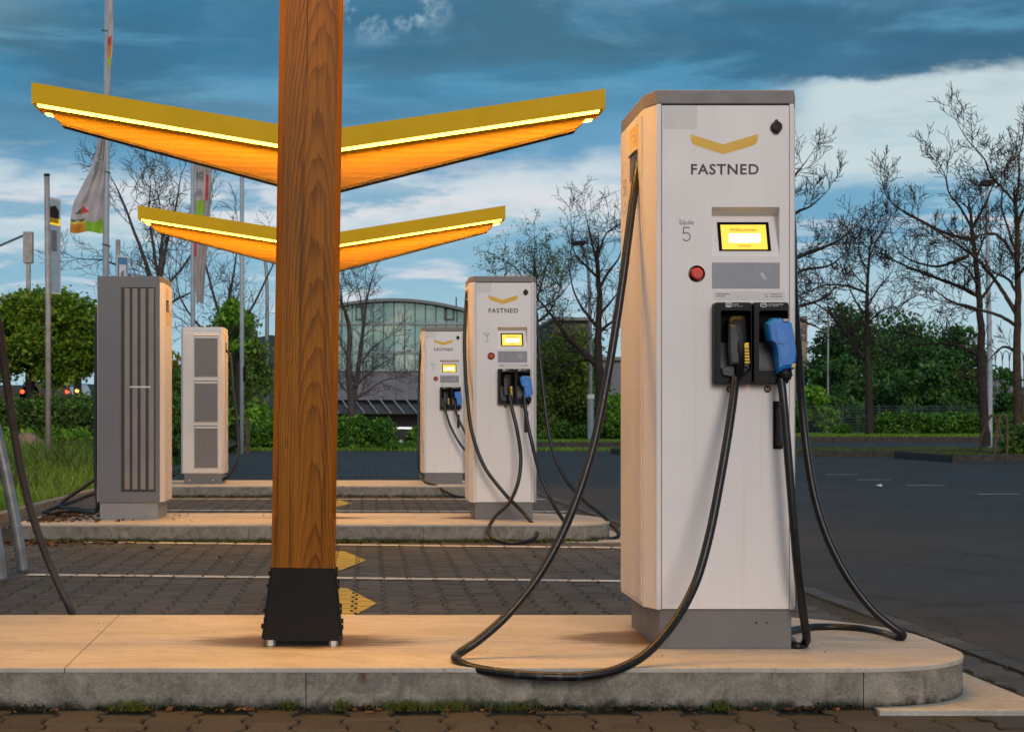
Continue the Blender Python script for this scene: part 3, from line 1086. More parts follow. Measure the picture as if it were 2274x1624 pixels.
# ================================================================== CHARGERS
HC = 1.90
S = .001532
ux = lambda px: (px - 1458.) * S - .233         # picture px -> local x of the front face
uz = lambda py: (1440. - py) * S                # picture py -> height above the island
k5 = lambda cx, cy: (ux(1332 + cx * .3076), uz(166.5 + cy * .3076))
k6 = lambda cx, cy: (ux(1332 + cx * .3076), uz(610.4 + cy * .3076))
BODY = [(-.233, 0), (.233, 0), (.263, .097), (.263, .585), (.233, .64), (-.233, .64), (-.263, .585), (-.263, .097)]
BODY0 = [(-.233, .010), (.233, .010), (.263, .097), (.263, .585), (.233, .64), (-.233, .64), (-.263, .585), (-.263, .097)]


BODYF = [(-.233, .010), (-.2262, .010), (-.2262, .056), (.2262, .056), (.2262, .010), (.233, .010)] + BODY0[2:]


def cabinet_shell(root, plinth='plinth', cap='cap'):
    build('plinth', prism_z([(-.222, .012), (.228, .012), (.228, .60), (-.222, .60)], 0, .1345), plinth, root, bevel=.002)
    build('cabinet_body', prism_z(BODYF, .135, 1.853), 'body', root)
    cp = build('cap', prism_z(BODY, 1.853, HC), cap, root, bevel=.003)
    return cp


def side_panels(root, hole_side=(-1, 1)):
    """cable outlets, yellow stickers and power roundel on the two long sides"""
    for s in hole_side:
        x = .263 * s
        xo = x + .0012 * s
        yc = lambda d: d - 5.515
        fl = (lambda y, z, xx=xo: (xx, y, z))
        y0, y1 = yc(5.70), yc(5.87)
        # side door leaf
        leaf = build('side_panel', box(min(x, x + .004 * s), max(x, x + .004 * s), .112, .570, .15, 1.835), 'body', root, bevel=.001)
        x2 = x + .0046 * s
        def quad(name, ya, yb, za, zb, m, xx=x2):
            vs = [(xx, ya, za), (xx, yb, za), (xx, yb, zb), (xx, ya, zb)]
            return build(name, (vs, [(0, 1, 2, 3)] if s > 0 else [(3, 2, 1, 0)]), m, leaf)
        quad('sticker', y0, y1, 1.655 - H, 1.952 - H, 'yellow_sticker')
        # outlet recess: dark box standing in the leaf
        yo0, yo1, zo0, zo1 = y0 - .0, y1, 1.765 - H, 1.862 - H
        quad('cable_outlet', yo0, yo1, zo0, zo1, 'vent_frame', x2 + .0006 * s)
        build('outlet_hood', box(min(x2, x2 + .010 * s), max(x2, x2 + .010 * s), yo0 - .004, yo1 + .004, zo1 - .006, zo1 + .004), 'body', leaf)
        ci = [(.46 + .086 * math.cos(2 * math.pi * i / 36), 1.762 - H + .09 * math.sin(2 * math.pi * i / 36)) for i in range(36)]
        v2, f2 = stroke(ci, .0022, True)
        build('roundel', ([(x2 + .0008 * s, a, b) for a, b in v2], f2), 'greyprint', leaf)
        # figures: read left to right when facing the side
        for txt, a, b, z, h, w in (('50', .035, -.035, 1.735 - H, .058, .005), ('kW', .016, -.018, 1.695 - H, .018, .002)):
            v2, f2 = glyphs(txt, -abs(a), abs(b), z, h, w)
            build('lettering', ([(x2 + .0008 * s, .46 + (p[0] * (-1 if s < 0 else 1)), p[1]) for p in v2], f2), 'print_thin', leaf)
        v2, f2 = stroke(arc(0, 0, .022, .022, 40, 330, 10) + [(.022, 0), (-.022, 0)], .008)
        build('logo', ([(x2 + .0012 * s, (y0 + y1) / 2 + .01 + p[0], 1.91 - H + p[1]) for p in v2], f2), 'whiteprint', leaf)


def front_face(root):
    """door with its screen niche, button, reader panel, holsters, prints"""
    X0, X1 = ux(1469.5), ux(1751.5); Z0, Z1 = uz(1350.5), uz(234.5)
    nx0, nz1 = k5(806, 953); nx1, nz0 = k5(1295, 1305)
    bcx, bcz = k5(698, 1434); br = 61 * .3076 * S
    # slim fixed frame strips either side
    for a, b in ((-.2335, ux(1468)), (ux(1753), .2335)):
        build('frame_strip', box(a, b, -.0002, .0095, .1352, 1.8525), 'body', root)
    xa_, xb_ = ux(1468.2), ux(1752.8)
    build('door_seam', merge(box(xa_, xa_ + .008, .006, .0092, .1354, 1.852), box(xb_ - .008, xb_, .006, .0092, .1354, 1.852),
                             box(xa_ + .008, xb_ - .008, .006, .0092, .1354, .143), box(xa_ + .008, xb_ - .008, .006, .0092, 1.844, 1.852)), 'gap', root)
    # door leaf as a sheet with real openings
    xs = [X0, bcx - br, bcx + br, nx0, nx1, X1]
    zs = [Z0, bcz - br, bcz + br, nz0, nz1, Z1]
    V, F = [], []
    yF, yB = -.001, .0055
    def q(a, b, c, d):
        n = len(V); V.extend([(a, yF, c), (b, yF, c), (b, yF, d), (a, yF, d)]); F.append((n, n + 1, n + 2, n + 3))
    for i in range(5):
        for j in range(5):
            if i == 3 and j == 3: continue
            if i == 1 and j == 1: continue
            q(xs[i], xs[i + 1], zs[j], zs[j + 1])
    # square cell round the button filled to the circle
    n = 32
    ci = circle(bcx, bcz, br, n)
    def sq(a):
        c, s_ = math.cos(a), math.sin(a); k = br / max(abs(c), abs(s_)); return (bcx + c * k, bcz + s_ * k)
    so = [sq(2 * math.pi * i / n) for i in range(n)]
    V2, F2 = bridge([(x, yF, z) for x, z in so], [(x, yF, z) for x, z in [(bcx + (p[0] - bcx) * .999, bcz + (p[1] - bcz) * .999) for p in ci]])
    rim = [(X0, Z0), (X1, Z0), (X1, Z1), (X0, Z1)]
    V3, F3 = bridge([(x, yB, z) for x, z in rim], [(x, yF, z) for x, z in rim])
    door = build('door_panel', merge((V, F), (V2, F2), (V3, F3)), 'door', root)
    # niche: sloped roof, leaning back plate flush at its lower edge, two cheeks
    dpt = .046
    zb = k5(0, 1018)[1]
    xa, xb = nx0, nx1
    Zb = EYE - H + (931. - (166.5 + 1018 * .3076)) / FPX * (5.515 + dpt)
    A = [(xa, yF, nz1), (xb, yF, nz1), (xb, dpt, Zb), (xa, dpt, Zb), (xa, yF, nz0), (xb, yF, nz0)]
    build('screen_niche', (A, [(0, 1, 2, 3), (3, 2, 5, 4), (0, 3, 4), (1, 5, 2)]), 'door', door)
    # frame of reference on the leaning plate
    def onplate(px, py, lift):
        k = (931. - (166.5 + py * .3076)) / FPX
        mm = (dpt - yF) / (Zb - nz0)
        y = (yF + mm * (EYE - H + k * 5.515 - nz0)) / (1 - mm * k)
        d = 5.515 + y
        nrm = Vector((0, -(Zb - nz0), (dpt - yF))).normalized()
        X = ((1332 + px * .3076) - 820.) / FPX * d - 1.21
        Z = EYE - H + k * d
        return (X + nrm.x * lift, y + nrm.y * lift, Z + nrm.z * lift)
    def plate(name, pts, lift, m, par):
        vs = [onplate(a, b, lift) for a, b in pts]
        return build(name, (vs, [tuple(range(len(vs) - 1, -1, -1))]), m, par)
    fr = [onplate(a, b, .004) for a, b in ((843, 1065), (1213, 1065), (1233, 1270), (860, 1270))]
    bk = [onplate(a, b, .0002) for a, b in ((843, 1065), (1213, 1065), (1233, 1270), (860, 1270))]
    scr = build('screen', (fr + bk, [(3, 2, 1, 0), (0, 1, 5, 4), (1, 2, 6, 5), (2, 3, 7, 6), (3, 0, 4, 7)]), 'dark', door)
    plate('display', ((866, 1085), (1192, 1085), (1208, 1262), (880, 1262)), .0046, 'screen_yellow', scr)
    tk = []
    for i in range(13):
        tk.append((924 + (4 if i % 2 else -2) + i * .2, 1148 + i * 5.6))
    rt_ = [(1152 + (4 if i % 2 else -2) + i * .2, 1148 + i * 5.6) for i in range(13)]
    plate('ticket', tk[::-1] + rt_, .0052, 'screen_white', scr)
    def on_text(txt, a, b, z0, z1, m='screen_print', lift=.0058):
        v2, f2 = font_text(txt, a, b, -z1, -z0)
        vs = [onplate(p[0] + (-p[1] - 1170) * .09, -p[1], lift) for p in v2]
        build('lettering', (vs, f2), m, scr)
    on_text('Willkommen', 937, 1130, 1110, 1134)
    for i, (w_) in enumerate((72, 100, 84, 96, 60)):
        y = 1158 + i * 11
        plate('text_line', ((962, y), (962 + w_, y), (962 + w_, y + 3), (962, y + 3)), .0058, 'panel_line', scr)
    for y, a, b in ((1232, 1000, 1085), (1240, 998, 1088)):
        plate('text_line', ((a, y), (b, y), (b, y + 3), (a, y + 3)), .0054, 'screen_print', scr)
    for a in (918, 1142):
        plate('spark', ((a - 5, 1128), (a + 1, 1122), (a + 5, 1116), (a + 1, 1124)), .0054, 'screen_print', scr)
    # light sensor
    x, z = k5(829, 1190)
    build('sensor', prism_y(circle(x + .004, z, .0016, 8), -.0016 + .018, .03), 'print', door)
    # emergency button
    V2, F2 = bridge([(x, yF, z) for x, z in ci], [(bcx + (x - bcx) * .94, .022, bcz + (z - bcz) * .94) for x, z in ci])
    V3 = [(bcx + (x - bcx) * .94, .022, bcz + (z - bcz) * .94) for x, z in ci]
    bc = build('button_cup', merge((V2, F2), (V3, [tuple(range(n))])), 'amber', door, smooth=False)
    rb = 43 * .3076 * S
    build('emergency_button', pillow_y(circle(bcx + .001, bcz, rb, 28), [(.021, .9), (.004, .92), (-.006, 1.), (-.012, .96), (-.0145, .8)]), 'red', bc, smooth=False)
    # prints
    prints = [
        ('sticker_patch', 'patch', ([k5(455, 225), k5(705, 225), k5(700, 387), k5(455, 387)], [(3, 2, 1, 0)])),
        ('chevron_logo', 'yellow_print', ([k5(652, 428), k5(654, 462), k5(661, 486), k5(672, 499), k5(690, 507), k5(790, 540), k5(872, 568), k5(888, 571), k5(905, 568),
                                          k5(1000, 541), k5(1106, 508), k5(1122, 499), k5(1133, 484), k5(1139, 464), k5(1141, 426), k5(888, 501)],
                                         [(0, 15, 7, 6, 5, 4, 3, 2, 1), (15, 14, 13, 12, 11, 10, 9, 8, 7)])),
        ('lettering', 'print', font_text('FASTNED', k5(656, 0)[0], k5(1145, 0)[0], k5(0, 720)[1], k5(0, 642)[1], .022)),
        ('lettering', 'print_thin', font_text('S\u00e4ule', k5(571, 0)[0], k5(676, 0)[0], k5(0, 1080)[1], k5(0, 1046)[1])),
        ('reader_panel', 'panelgrey', ([k5(808, 1353), k5(1296, 1353), k5(1296, 1540), k5(808, 1540)], [(3, 2, 1, 0)])),
    ]
    for nm, m, vf in prints:
        y = -.0016 if nm != 'reader_panel' else -.0022
        build(nm, flat_y(vf, y), m, door)
    cx, cz = k5(1175, 1445)
    ic = [stroke(circle(cx, cz, 60 * .3076 * S, 36), .0009, True), stroke(arc(cx, cz, .021, .021, 20, 75, 6), .0012), stroke(arc(cx, cz, .021, .021, 190, 250, 6), .0012),
          ([(cx - .011, cz + .004), (cx - .002, cz + .012), (cx + .014, cz - .012), (cx + .004, cz - .016)], [(0, 1, 2, 3)])]
    V_, F_ = merge(*[flat_y(i, -.0028) for i in ic])
    build('card_icon', (V_, F_), 'panel_line', door)
    st = build('info_sticker', flat_y(([k6(820, 118), k6(1332, 118), k6(1332, 180), k6(820, 180)], [(3, 2, 1, 0)]), -.0018), 'patch', door)
    for a, b, y in ((836, 936, 136), (836, 905, 152), (1228, 1310, 138), (1228, 1312, 155), (1190, 1212, 155), (1190, 1206, 140)):
        x0, z0 = k6(a, y + 3); x1, z1 = k6(b, y - 3)
        build('text_line', ([(x0, -.0024, z0), (x1, -.0024, z0), (x1, -.0024, z1), (x0, -.0024, z1)], [(0, 1, 2, 3)]), 'greyprint', st)
    # lock cap
    x, z = k5(1270, 378)
    lk = build('lock_cap', pillow_y(circle(x, z, 41 * .3076 * S, 20), [(-.001, 1.), (-.012, 1.), (-.016, .85)]), 'black', door)
    build('tab', box(x - .004, x + .004, -.013, -.001, z + .017, z + .0245), 'black', lk)
    build('tab', box(x - .008, x + .008, -.013, -.001, z - .0215, z - .014), 'black', lk)
    # hexagonal marks under the holsters
    for cx_ in (938, 1208):
        x, z = k6(cx_, 823)
        hx = build('hexagon_mark', flat_y(([(x + 29 * .3076 * S * math.cos(rad(60 * i)), z + 29 * .3076 * S * math.sin(rad(60 * i))) for i in range(6)], [(0, 1, 2, 3, 4, 5)]), -.0018), 'print', door)
        build('lettering', flat_y(glyphs('M', x - .0055, x + .0055, z - .0045, .009, .0018), -.0026), 'whiteprint', hx)
    # swing handle
    x0, z1 = k6(1247, 908); x1, z0 = k6(1317, 1253)
    hd = build('handle', prism_y(rrect(x0, x1, z0, z1, .003, 2), -.005, -.0008), 'black', door)
    build('lever', prism_y(rrect(x0 + .008, x1 - .004, z0 + .010, z1 - .022, .009, 5), -.013, -.0052), 'print', hd)
    for dxp in (1681, 1704):
        build('bolt_hole', prism_y(circle(ux(dxp), uz(1382), .0035, 8), .0095, .013), 'gap', root)
    # wall sockets that hold the plugs
    for nm, xa, xb in (('ccs', 807, 1077), ('chademo', 1080, 1341)):
        x0, z1 = k6(xa, 202); x1, z0 = k6(xb, 786)
        a = rrect(x0, x1, z0, z1, .010, 4)
        b = rrect(x0 + .004, x1 - .004, z0 + .004, z1 - .003, .010, 4)
        lx0, lz1 = k6(xa + 42, 262); lx1, lz0 = k6(xb - 12, 700)
        c = rrect(lx0, lx1, lz0, lz1, .008, 4)
        c2 = rrect(lx0 + .004, lx1 - .003, lz0 + .003, lz1 - .003, .008, 4)
        parts = [bridge([(x, -.001, z) for x, z in a], [(x, -.040, z) for x, z in a]),
                 bridge([(x, -.040, z) for x, z in a], [(x, -.050, z) for x, z in b]),
                 bridge([(x, -.050, z) for x, z in b], [(x, -.050, z) for x, z in c]),
                 bridge([(x, -.050, z) for x, z in c], [(x, -.003, z) for x, z in c2])]
        ho = build('holster', merge(*parts), 'black', root)
        build('holster_back', ([(x, -.0035, z) for x, z in c2], [tuple(range(len(c2)))]), 'dark', ho)
        hx0, hz0 = lx0 + .006, lz0 + .004
        build('holster_ledge', merge(box(lx0 + .002, lx1 - .003, -.040, -.004, lz0 + .003, lz0 + .014),
                                     ([(lx0 + .002, -.006, lz0 + .10), (lx1 - .003, -.006, lz0 + .10), (lx1 - .003, -.034, lz0 + .014), (lx0 + .002, -.034, lz0 + .014)], [(3, 2, 1, 0)])), 'greyplastic', ho)
        if nm == 'ccs':
            x, z = k6(905, 223)
            V_, F_ = merge(flat_y(stroke(rrect(x - .009, x + .009, z - .006, z + .007, .003, 2), .0022, True), -.0505), flat_y(stroke([(x - .006, z + .002), (x + .006, z + .002)], .002), -.0505), flat_y(stroke([(x - .006, z - .003), (x + .006, z - .003)], .002), -.0505))
            build('icon', (V_, F_), 'whiteprint', ho)
            a_, b_ = k6(932, 224), k6(976, 213)
            build('lettering', flat_y(font_text('CCS', a_[0], b_[0], a_[1], b_[1]), -.0505), 'whiteprint', ho)
            a_, b_ = k6(935, 234), k6(1008, 228)
            build('lettering', flat_y(font_text('max. 50 kW', a_[0], b_[0], a_[1], b_[1]), -.0505), 'whiteprint', ho)
        else:
            x, z = k6(1155, 223)
            V_, F_ = merge(flat_y(stroke(circle(x, z, .011, 20, .0065), .0022, True), -.0505), flat_y(stroke([(x - .007, z + .001), (x + .007, z + .002)], .002), -.0505))
            build('icon', (V_, F_), 'whiteprint', ho)
            a_, b_ = k6(1188, 225), k6(1295, 213)
            build('lettering', flat_y(font_text('CHAdeMO', a_[0], b_[0], a_[1], b_[1]), -.0505), 'whiteprint', ho)
            a_, b_ = k6(1190, 234), k6(1262, 228)
            build('lettering', flat_y(font_text('max. 50 kW', a_[0], b_[0], a_[1], b_[1]), -.0505), 'whiteprint', ho)


kp = lambda cx, cy: (ux(1553.7 + cx * .2222), uz(654.8 + cy * .2222))   # close-up coordinates of the plugs


def loft(rings):
    V, F = [], []
    n = len(rings[0])
    for r in rings: V += r
    for k in range(len(rings) - 1):
        for i in range(n):
            F.append((k * n + i, k * n + (i + 1) % n, (k + 1) * n + (i + 1) % n, (k + 1) * n + i))
    F.append(tuple(range(n - 1, -1, -1))); F.append(tuple(range((len(rings) - 1) * n, len(rings) * n)))
    return V, F


def srect(cx, cy, cz, hx, hy, n=16, e=.55, tz=0.):
    out = []
    for i in range(n):
        a = 2 * math.pi * i / n
        c, s = math.cos(a), math.sin(a)
        out.append((cx + hx * math.copysign(abs(c) ** e, c), cy + hy * math.copysign(abs(s) ** e, s), cz + tz * math.copysign(abs(s) ** e, s)))
    return out


def ccs_plug(root):
    rings = []
    for px, py, w, y, dh in ((335, 214, 60, -.036, .018), (338, 225, 150, -.038, .026), (335, 262, 176, -.044, .030), (332, 320, 172, -.052, .030), (345, 400, 150, -.060, .028),
                             (352, 470, 128, -.066, .027), (352, 560, 118, -.068, .026), (352, 660, 110, -.066, .025), (350, 730, 84, -.062, .022), (348, 790, 70, -.058, .020), (346, 830, 74, -.054, .018)):
        x, z = kp(px, py)
        rings.append(srect(x, y, z, w * .2222 * S / 2, dh))
    p = build('plug', loft(rings[::-1]), 'black', root, smooth=True)
    # pistol neck flank (grey face) and ribbed strip
    o = [kp(*q) for q in ((246, 300), (300, 312), (338, 470), (330, 560), (330, 700), (258, 702), (246, 560))]
    build('flank', pillow_y(o[::-1], [(-.055, 1.), (-.086, .98), (-.092, .88)]), 'greyplastic', p)
    o = [kp(*q) for q in ((378, 488), (426, 488), (438, 700), (386, 704))]
    build('ribbed_strip', pillow_y(o[::-1], [(-.06, 1.), (-.090, 1.), (-.094, .85)]), 'yellow_rib', p)
    for i in range(6):
        a = kp(376 + i * 1.5, 545 + i * 30); b = kp(438 + i * .5, 545 + i * 30)
        build('rib', box(a[0], b[0], -.0955, -.085, a[1] - .0014, a[1] + .0014), 'black', p)
    o = [kp(*q) for q in ((175, 730), (300, 705), (306, 815), (262, 818), (190, 800))]
    build('trigger', pillow_y(o[::-1], [(-.02, 1.), (-.060, 1.), (-.066, .9)]), 'greyplastic', p)
    c = kp(404, 752)
    t_ = [(c[0] + .0085 * math.cos(a), -.080 + .006 * math.sin(a * .5), c[1] + .0085 * math.sin(a)) for a in [2 * math.pi * i / 14 for i in range(15)]]
    build('finger_ring', tube(t_, .0036, 6, False), 'black', p, smooth=True)
    return p


def chademo_plug(root):
    o = [kp(*q) for q in ((605, 300), (612, 284), (645, 262), (652, 242), (752, 240), (762, 254), (820, 256), (826, 272), (856, 290), (866, 340), (882, 420), (898, 540), (904, 620), (898, 690), (880, 752),
                          (832, 750), (760, 764), (718, 792), (712, 700), (704, 600), (694, 540), (680, 500), (655, 478), (632, 465), (622, 420), (612, 360))]
    p = build('plug', pillow_y(o[::-1], [(-.006, .80), (-.030, .97), (-.055, 1.), (-.080, .985), (-.092, .93), (-.098, .82)]), 'blue', root)
    o = [kp(*q) for q in ((688, 352), (740, 340), (776, 380), (806, 470), (822, 560), (812, 620), (746, 696), (730, 620), (712, 520))]
    build('grip_inlay', pillow_y(o[::-1], [(-.093, 1.), (-.1005, .96)]), 'blue2', p)
    a, b = kp(710, 500), kp(774, 488)
    build('slot', box(a[0], b[0], -.102, -.0975, a[1], a[1] + .0022), 'print', p)
    o = [kp(*q) for q in ((755, 254), (815, 254), (818, 278), (762, 280))]
    build('release_tab', prism_y([(x, z) for x, z in o], -.101, -.080), 'steel_warm', p)
    o = [kp(*q) for q in ((850, 695), (884, 695), (874, 730), (840, 730))]
    build('label_plate', prism_y(o, -.0985, -.088), 'yellow_sticker', p)
    rings = []
    for px, py, w in ((800, 745, 130), (800, 790, 146), (806, 805, 150), (808, 822, 112), (812, 850, 90)):
        x, z = kp(px, py); rings.append(srect(x, -.062, z, w * .2222 * S / 2, .022, e=.8))
    build('cable_gland', loft(rings[::-1]), 'black', p, smooth=True)
    return p


C5 = Vector((1.21, 5.515, H)); C3 = Vector((1.047, 12.66, H)); C1 = Vector((.901, 19.66, H))


def cable(root, pts, r=.0145, m='rubber', name='cable', sub=8):
    """pts in world metres"""
    path = [p - root.location for p in catmull(pts, sub)]
    return build(name, tube(path, r, 12), m, root, smooth=True)


def make_charger(loc, label):
    r = empty('charging_station', loc, label, 'charging station', 'fast charging stations facing the viewer')
    cabinet_shell(r)
    side_panels(r)
    front_face(r)
    ccs_plug(r)
    chademo_plug(r)
    return r


ch5 = make_charger(C5, 'large white fast charging station number 5 in the right foreground with blue and black plugs')
ch3 = copy_tree(ch5); ch3.location = C3; ch3['label'] = 'mid-size white charging station number 3 on the middle island'
ch1 = copy_tree(ch5); ch1.location = C1; ch1['label'] = 'smallest white charging station number 1, farthest away and half hidden behind number 3'
for r, d in ((ch5, '5'), (ch3, '3'), (ch1, '1')):
    a, b = k5(593, 1200), k5(655, 1096)
    if d == '1': a = (a[0] + .004, a[1]); b = (b[0] - .004, b[1])
    door = [c for c in r.children if c.name.startswith('door_panel')][0]
    build('number', flat_y(glyphs(d, a[0], b[0], a[1], b[1] - a[1], .0031), -.0018), 'print_thin', door)

# ---- cables of station 5
c = [P(1418, 352, 5.74), P(1413, 392, 5.70), P(1403, 460, 5.66), P(1385, 600, 5.60), P(1366, 730, 5.56), P(1344, 860, 5.52), P(1318, 985, 5.47), P(1286, 1090, 5.43), P(1245, 1190, 5.40),
     P(1190, 1285, 5.37), P(1122, 1368, 5.34), P(1060, 1422, 5.31), P(1020, 1449, 5.285), P(1012, 1463, 5.20), P(1045, 1480, 5.13), P(1120, 1493, 5.07), P(1215, 1500, 5.04), P(1300, 1499, 5.05), P(1375, 1483, 5.08),
     P(1440, 1445, 5.14), P(1500, 1375, 5.21), P(1545, 1290, 5.27), P(1574, 1190, 5.31), P(1596, 1080, 5.35), P(1615, 970, 5.39), P(1628, 880, 5.43), P(1632, 835, 5.455)]
cable(ch5, c)
build('cable_marks', (lambda q: q)(merge(*[tube([p - ch5.location for p in catmull(c[14:19], 8)][i * 2:i * 2 + 2], .01475, 12, False) for i in range(3, 13, 2)])), 'greyplastic', ch5, smooth=True)
c = [P(1733, 838, 5.455), P(1738, 880, 5.44), P(1745, 960, 5.43), P(1755, 1080, 5.42), P(1763, 1180, 5.42), P(1772, 1280, 5.43), P(1784, 1370, 5.47), P(1790, 1408, 5.50), P(1785, 1429, 5.555), P(1768, 1433, 5.53), P(1759, 1424, 5.60)]
c += [Vector((1.465, 5.68, H + .015)), Vector((1.475, 5.80, H + .015)), P(1768, 1397, 5.93), P(1820, 1391, 6.03), P(1900, 1394, 6.0), P(1960, 1405, 5.88), P(1995, 1415, 5.74), P(2004, 1408, 5.72), P(1985, 1393, 5.72),
      P(1940, 1356, 5.74), P(1885, 1285, 5.77), P(1840, 1200, 5.80), P(1810, 1110, 5.83), P(1792, 1010, 5.86), P(1780, 900, 5.88), P(1772, 780, 5.86), P(1762, 640, 5.82), P(1757, 480, 5.78), Vector((1.478, 5.78, 1.80))]
cable(ch5, c)
# ---- station 3
D3 = 12.66
c = [P(1037, 645, 12.9), P(1033, 700, 12.85), P(1031, 770, 12.78), P(1036, 870, 12.68), P(1048, 960, 12.60), P(1075, 1035, 12.55), P(1120, 1095, 12.50), P(1162, 1138, 12.42), P(1188, 1172, 12.2), P(1190, 1190, 12.0), P(1165, 1202, 11.85), P(1125, 1204, 11.82),
     P(1092, 1193, 11.9), P(1085, 1172, 12.05), P(1100, 1145, 12.2), P(1130, 1115, 12.38), P(1150, 1070, 12.46), P(1156, 1015, 12.5), P(1147, 950, 12.52), P(1136, 905, 12.55), P(1131, 872, 12.58)]
cable(ch3, c)
c = [P(1163, 872, 12.58), P(1167, 915, 12.56), P(1180, 980, 12.52), P(1200, 1055, 12.5), P(1225, 1112, 12.45), P(1258, 1162, 12.35), P(1300, 1188, 12.3), P(1345, 1196, 12.25), P(1372, 1190, 12.3), P(1366, 1172, 12.4), P(1340, 1146, 12.5),
     P(1290, 1105, 12.6), P(1245, 1045, 12.7), P(1220, 970, 12.78), P(1206, 870, 12.85), P(1197, 780, 12.9), P(1191, 700, 12.92), Vector((1.315, 12.92, 1.80))]
cable(ch3, c)
# ---- station 1
c = [P(938, 742, 19.9), P(932, 800, 19.85), P(929, 900, 19.8), P(928, 1000, 19.7), P(931, 1052, 19.55), P(945, 1070, 19.4), P(965, 1076, 19.25), P(985, 1088, 19.05), P(1010, 1100, 18.95), P(1035, 1104, 19.0), P(1080, 1104, 19.0), P(1100, 1080, 19.2), P(1060, 1030, 19.4),
     P(1025, 990, 19.5), P(1002, 950, 19.54), P(990, 915, 19.56), P(987, 893, 19.58)]
cable(ch1, c, .0145)
c = [P(1009, 893, 19.58), P(1014, 920, 19.55), P(1030, 955, 19.5), P(1055, 1000, 19.45), P(1085, 1060, 19.45), P(1110, 1083, 19.5), P(1100, 1075, 19.8), P(1070, 1000, 19.85), P(1048, 900, 19.9), P(1038, 800, 19.92), Vector((1.17, 19.92, 1.80))]
cable(ch1, c)

# ================================================================== REAR-SIDE CABINETS
def rear_cabinet(loc, label, white):
    r = empty('charging_cabinet', loc, label, 'charging station', 'charging cabinets seen from behind')
    if white:
        build('plinth', prism_z([(-.214, .012), (.238, .012), (.238, .60), (-.214, .60)], 0, .125), 'plinth', r, bevel=.002)
    else:
        build('plinth', prism_z([(-.228, .012), (.222, .012), (.222, .60), (-.228, .60)], 0, .1345), 'plinth_light', r, bevel=.002)
    build('cabinet_body', prism_z(BODY0, .135 if not white else .126, 1.853), 'body', r, bevel=.0015)
    build('cap', prism_z(BODY0, 1.8535, HC), 'body' if white else 'cap', r, bevel=.003)
    side_panels(r, (1,))
    if not white:
        x0, x1, z0, z1 = -.241, .241, .1355, HC - .002
        vx0, vx1, vz0, vz1 = -.241 + (269.5 - 218) * .003519, -.241 + (345.7 - 218) * .003519, (1155 - 1093.5) * .003519, (1155 - 640.6) * .003519
        V, F = [], []
        xs, zs = [x0, vx0, vx1, x1], [z0, vz0, vz1, z1]
        for i in range(3):
            for j in range(3):
                if (i, j) == (1, 1): continue
                n = len(V); V += [(xs[i], -.006, zs[j]), (xs[i + 1], -.006, zs[j]), (xs[i + 1], -.006, zs[j + 1]), (xs[i], -.006, zs[j + 1])]; F.append((n, n + 1, n + 2, n + 3))
        rim = [(x0, z0), (x1, z0), (x1, z1), (x0, z1)]; ri = [(vx0, vz0), (vx1, vz0), (vx1, vz1), (vx0, vz1)]
        ps = build('rear_door', merge((V, F), bridge([(x, .0095, z) for x, z in rim], [(x, -.006, z) for x, z in rim]), bridge([(x, -.006, z) for x, z in ri], [(x, .008, z) for x, z in ri])), 'rear_grey', r)
        vt = build('vent', box(vx0, vx1, .004, .008, vz0, vz1), 'vent_dark', ps)
        w = vx1 - vx0
        for a, b in ((.10, .245), (.33, .475), (.565, .71), (.80, .955)):
            build('vent_strip', box(vx0 + w * a, vx0 + w * b, -.002, .0039, vz0 + .02, vz1 - .006), 'vent_strip', vt)
        zb = (1155 - 861) * .003519
        build('bracket', box(vx0 + w * .25, vx0 + w * .85, -.008, -.0025, zb - .006, zb + .006), 'body', vt)
        for sx in (-.14, .12):
            build('bolt', prism_y(circle(sx, .028, .006, 8), .006, .0118), 'cap', r)
    else:
        x0, x1, z0, z1 = -.241, .216, .135, 1.845
        ps = build('rear_door', box(x0 + .012, x1 - .0, -.004, .0092, z0, z1 - .02), 'rear_white', r, bevel=.002)
        for za, zb in ((1.068, 1.645), (.458, 1.01), (.165 + .02, .40)):
            pass
        sc_ = .005461
        for ya, yb in ((742, 833.5), (842.5, 934), (942, 1036)):
            a, b = (1072 - yb) * sc_, (1072 - ya) * sc_
            xa, xb = -.259 + (432 - 401) * sc_, -.259 + (483.5 - 401) * sc_
            rim = [(xa - .01, a - .01), (xb + .01, a - .01), (xb + .01, b + .01), (xa - .01, b + .01)]
            inn = [(xa, a), (xb, a), (xb, b), (xa, b)]
            fr = build('vent_frame', merge(bridge([(x, -.006, z) for x, z in rim], [(x, -.014, z) for x, z in inn]), bridge([(x, -.014, z) for x, z in inn], [(x, -.0055, z) for x, z in inn])), 'rear_white', ps)
            build('filter_mesh', box(xa, xb, -.0065, -.0055, a, b), 'mesh_grey', fr)
            build('filter_lip', box(xa + .004, xb - .004, -.012, -.0066, b - .035, b - .012), 'rear_white', fr)
            for q in range(1, 5):
                xx = xa + (xb - xa) * q / 5
                build('filter_fold', box(xx - .0015, xx + .0015, -.0095, -.0066, a + .004, b - .04), 'mesh_grey', fr)
        for sx in (-.15, .13):
            build('bolt', prism_y(circle(sx, .045, .008, 8), .006, .0118), 'body', r)
    return r


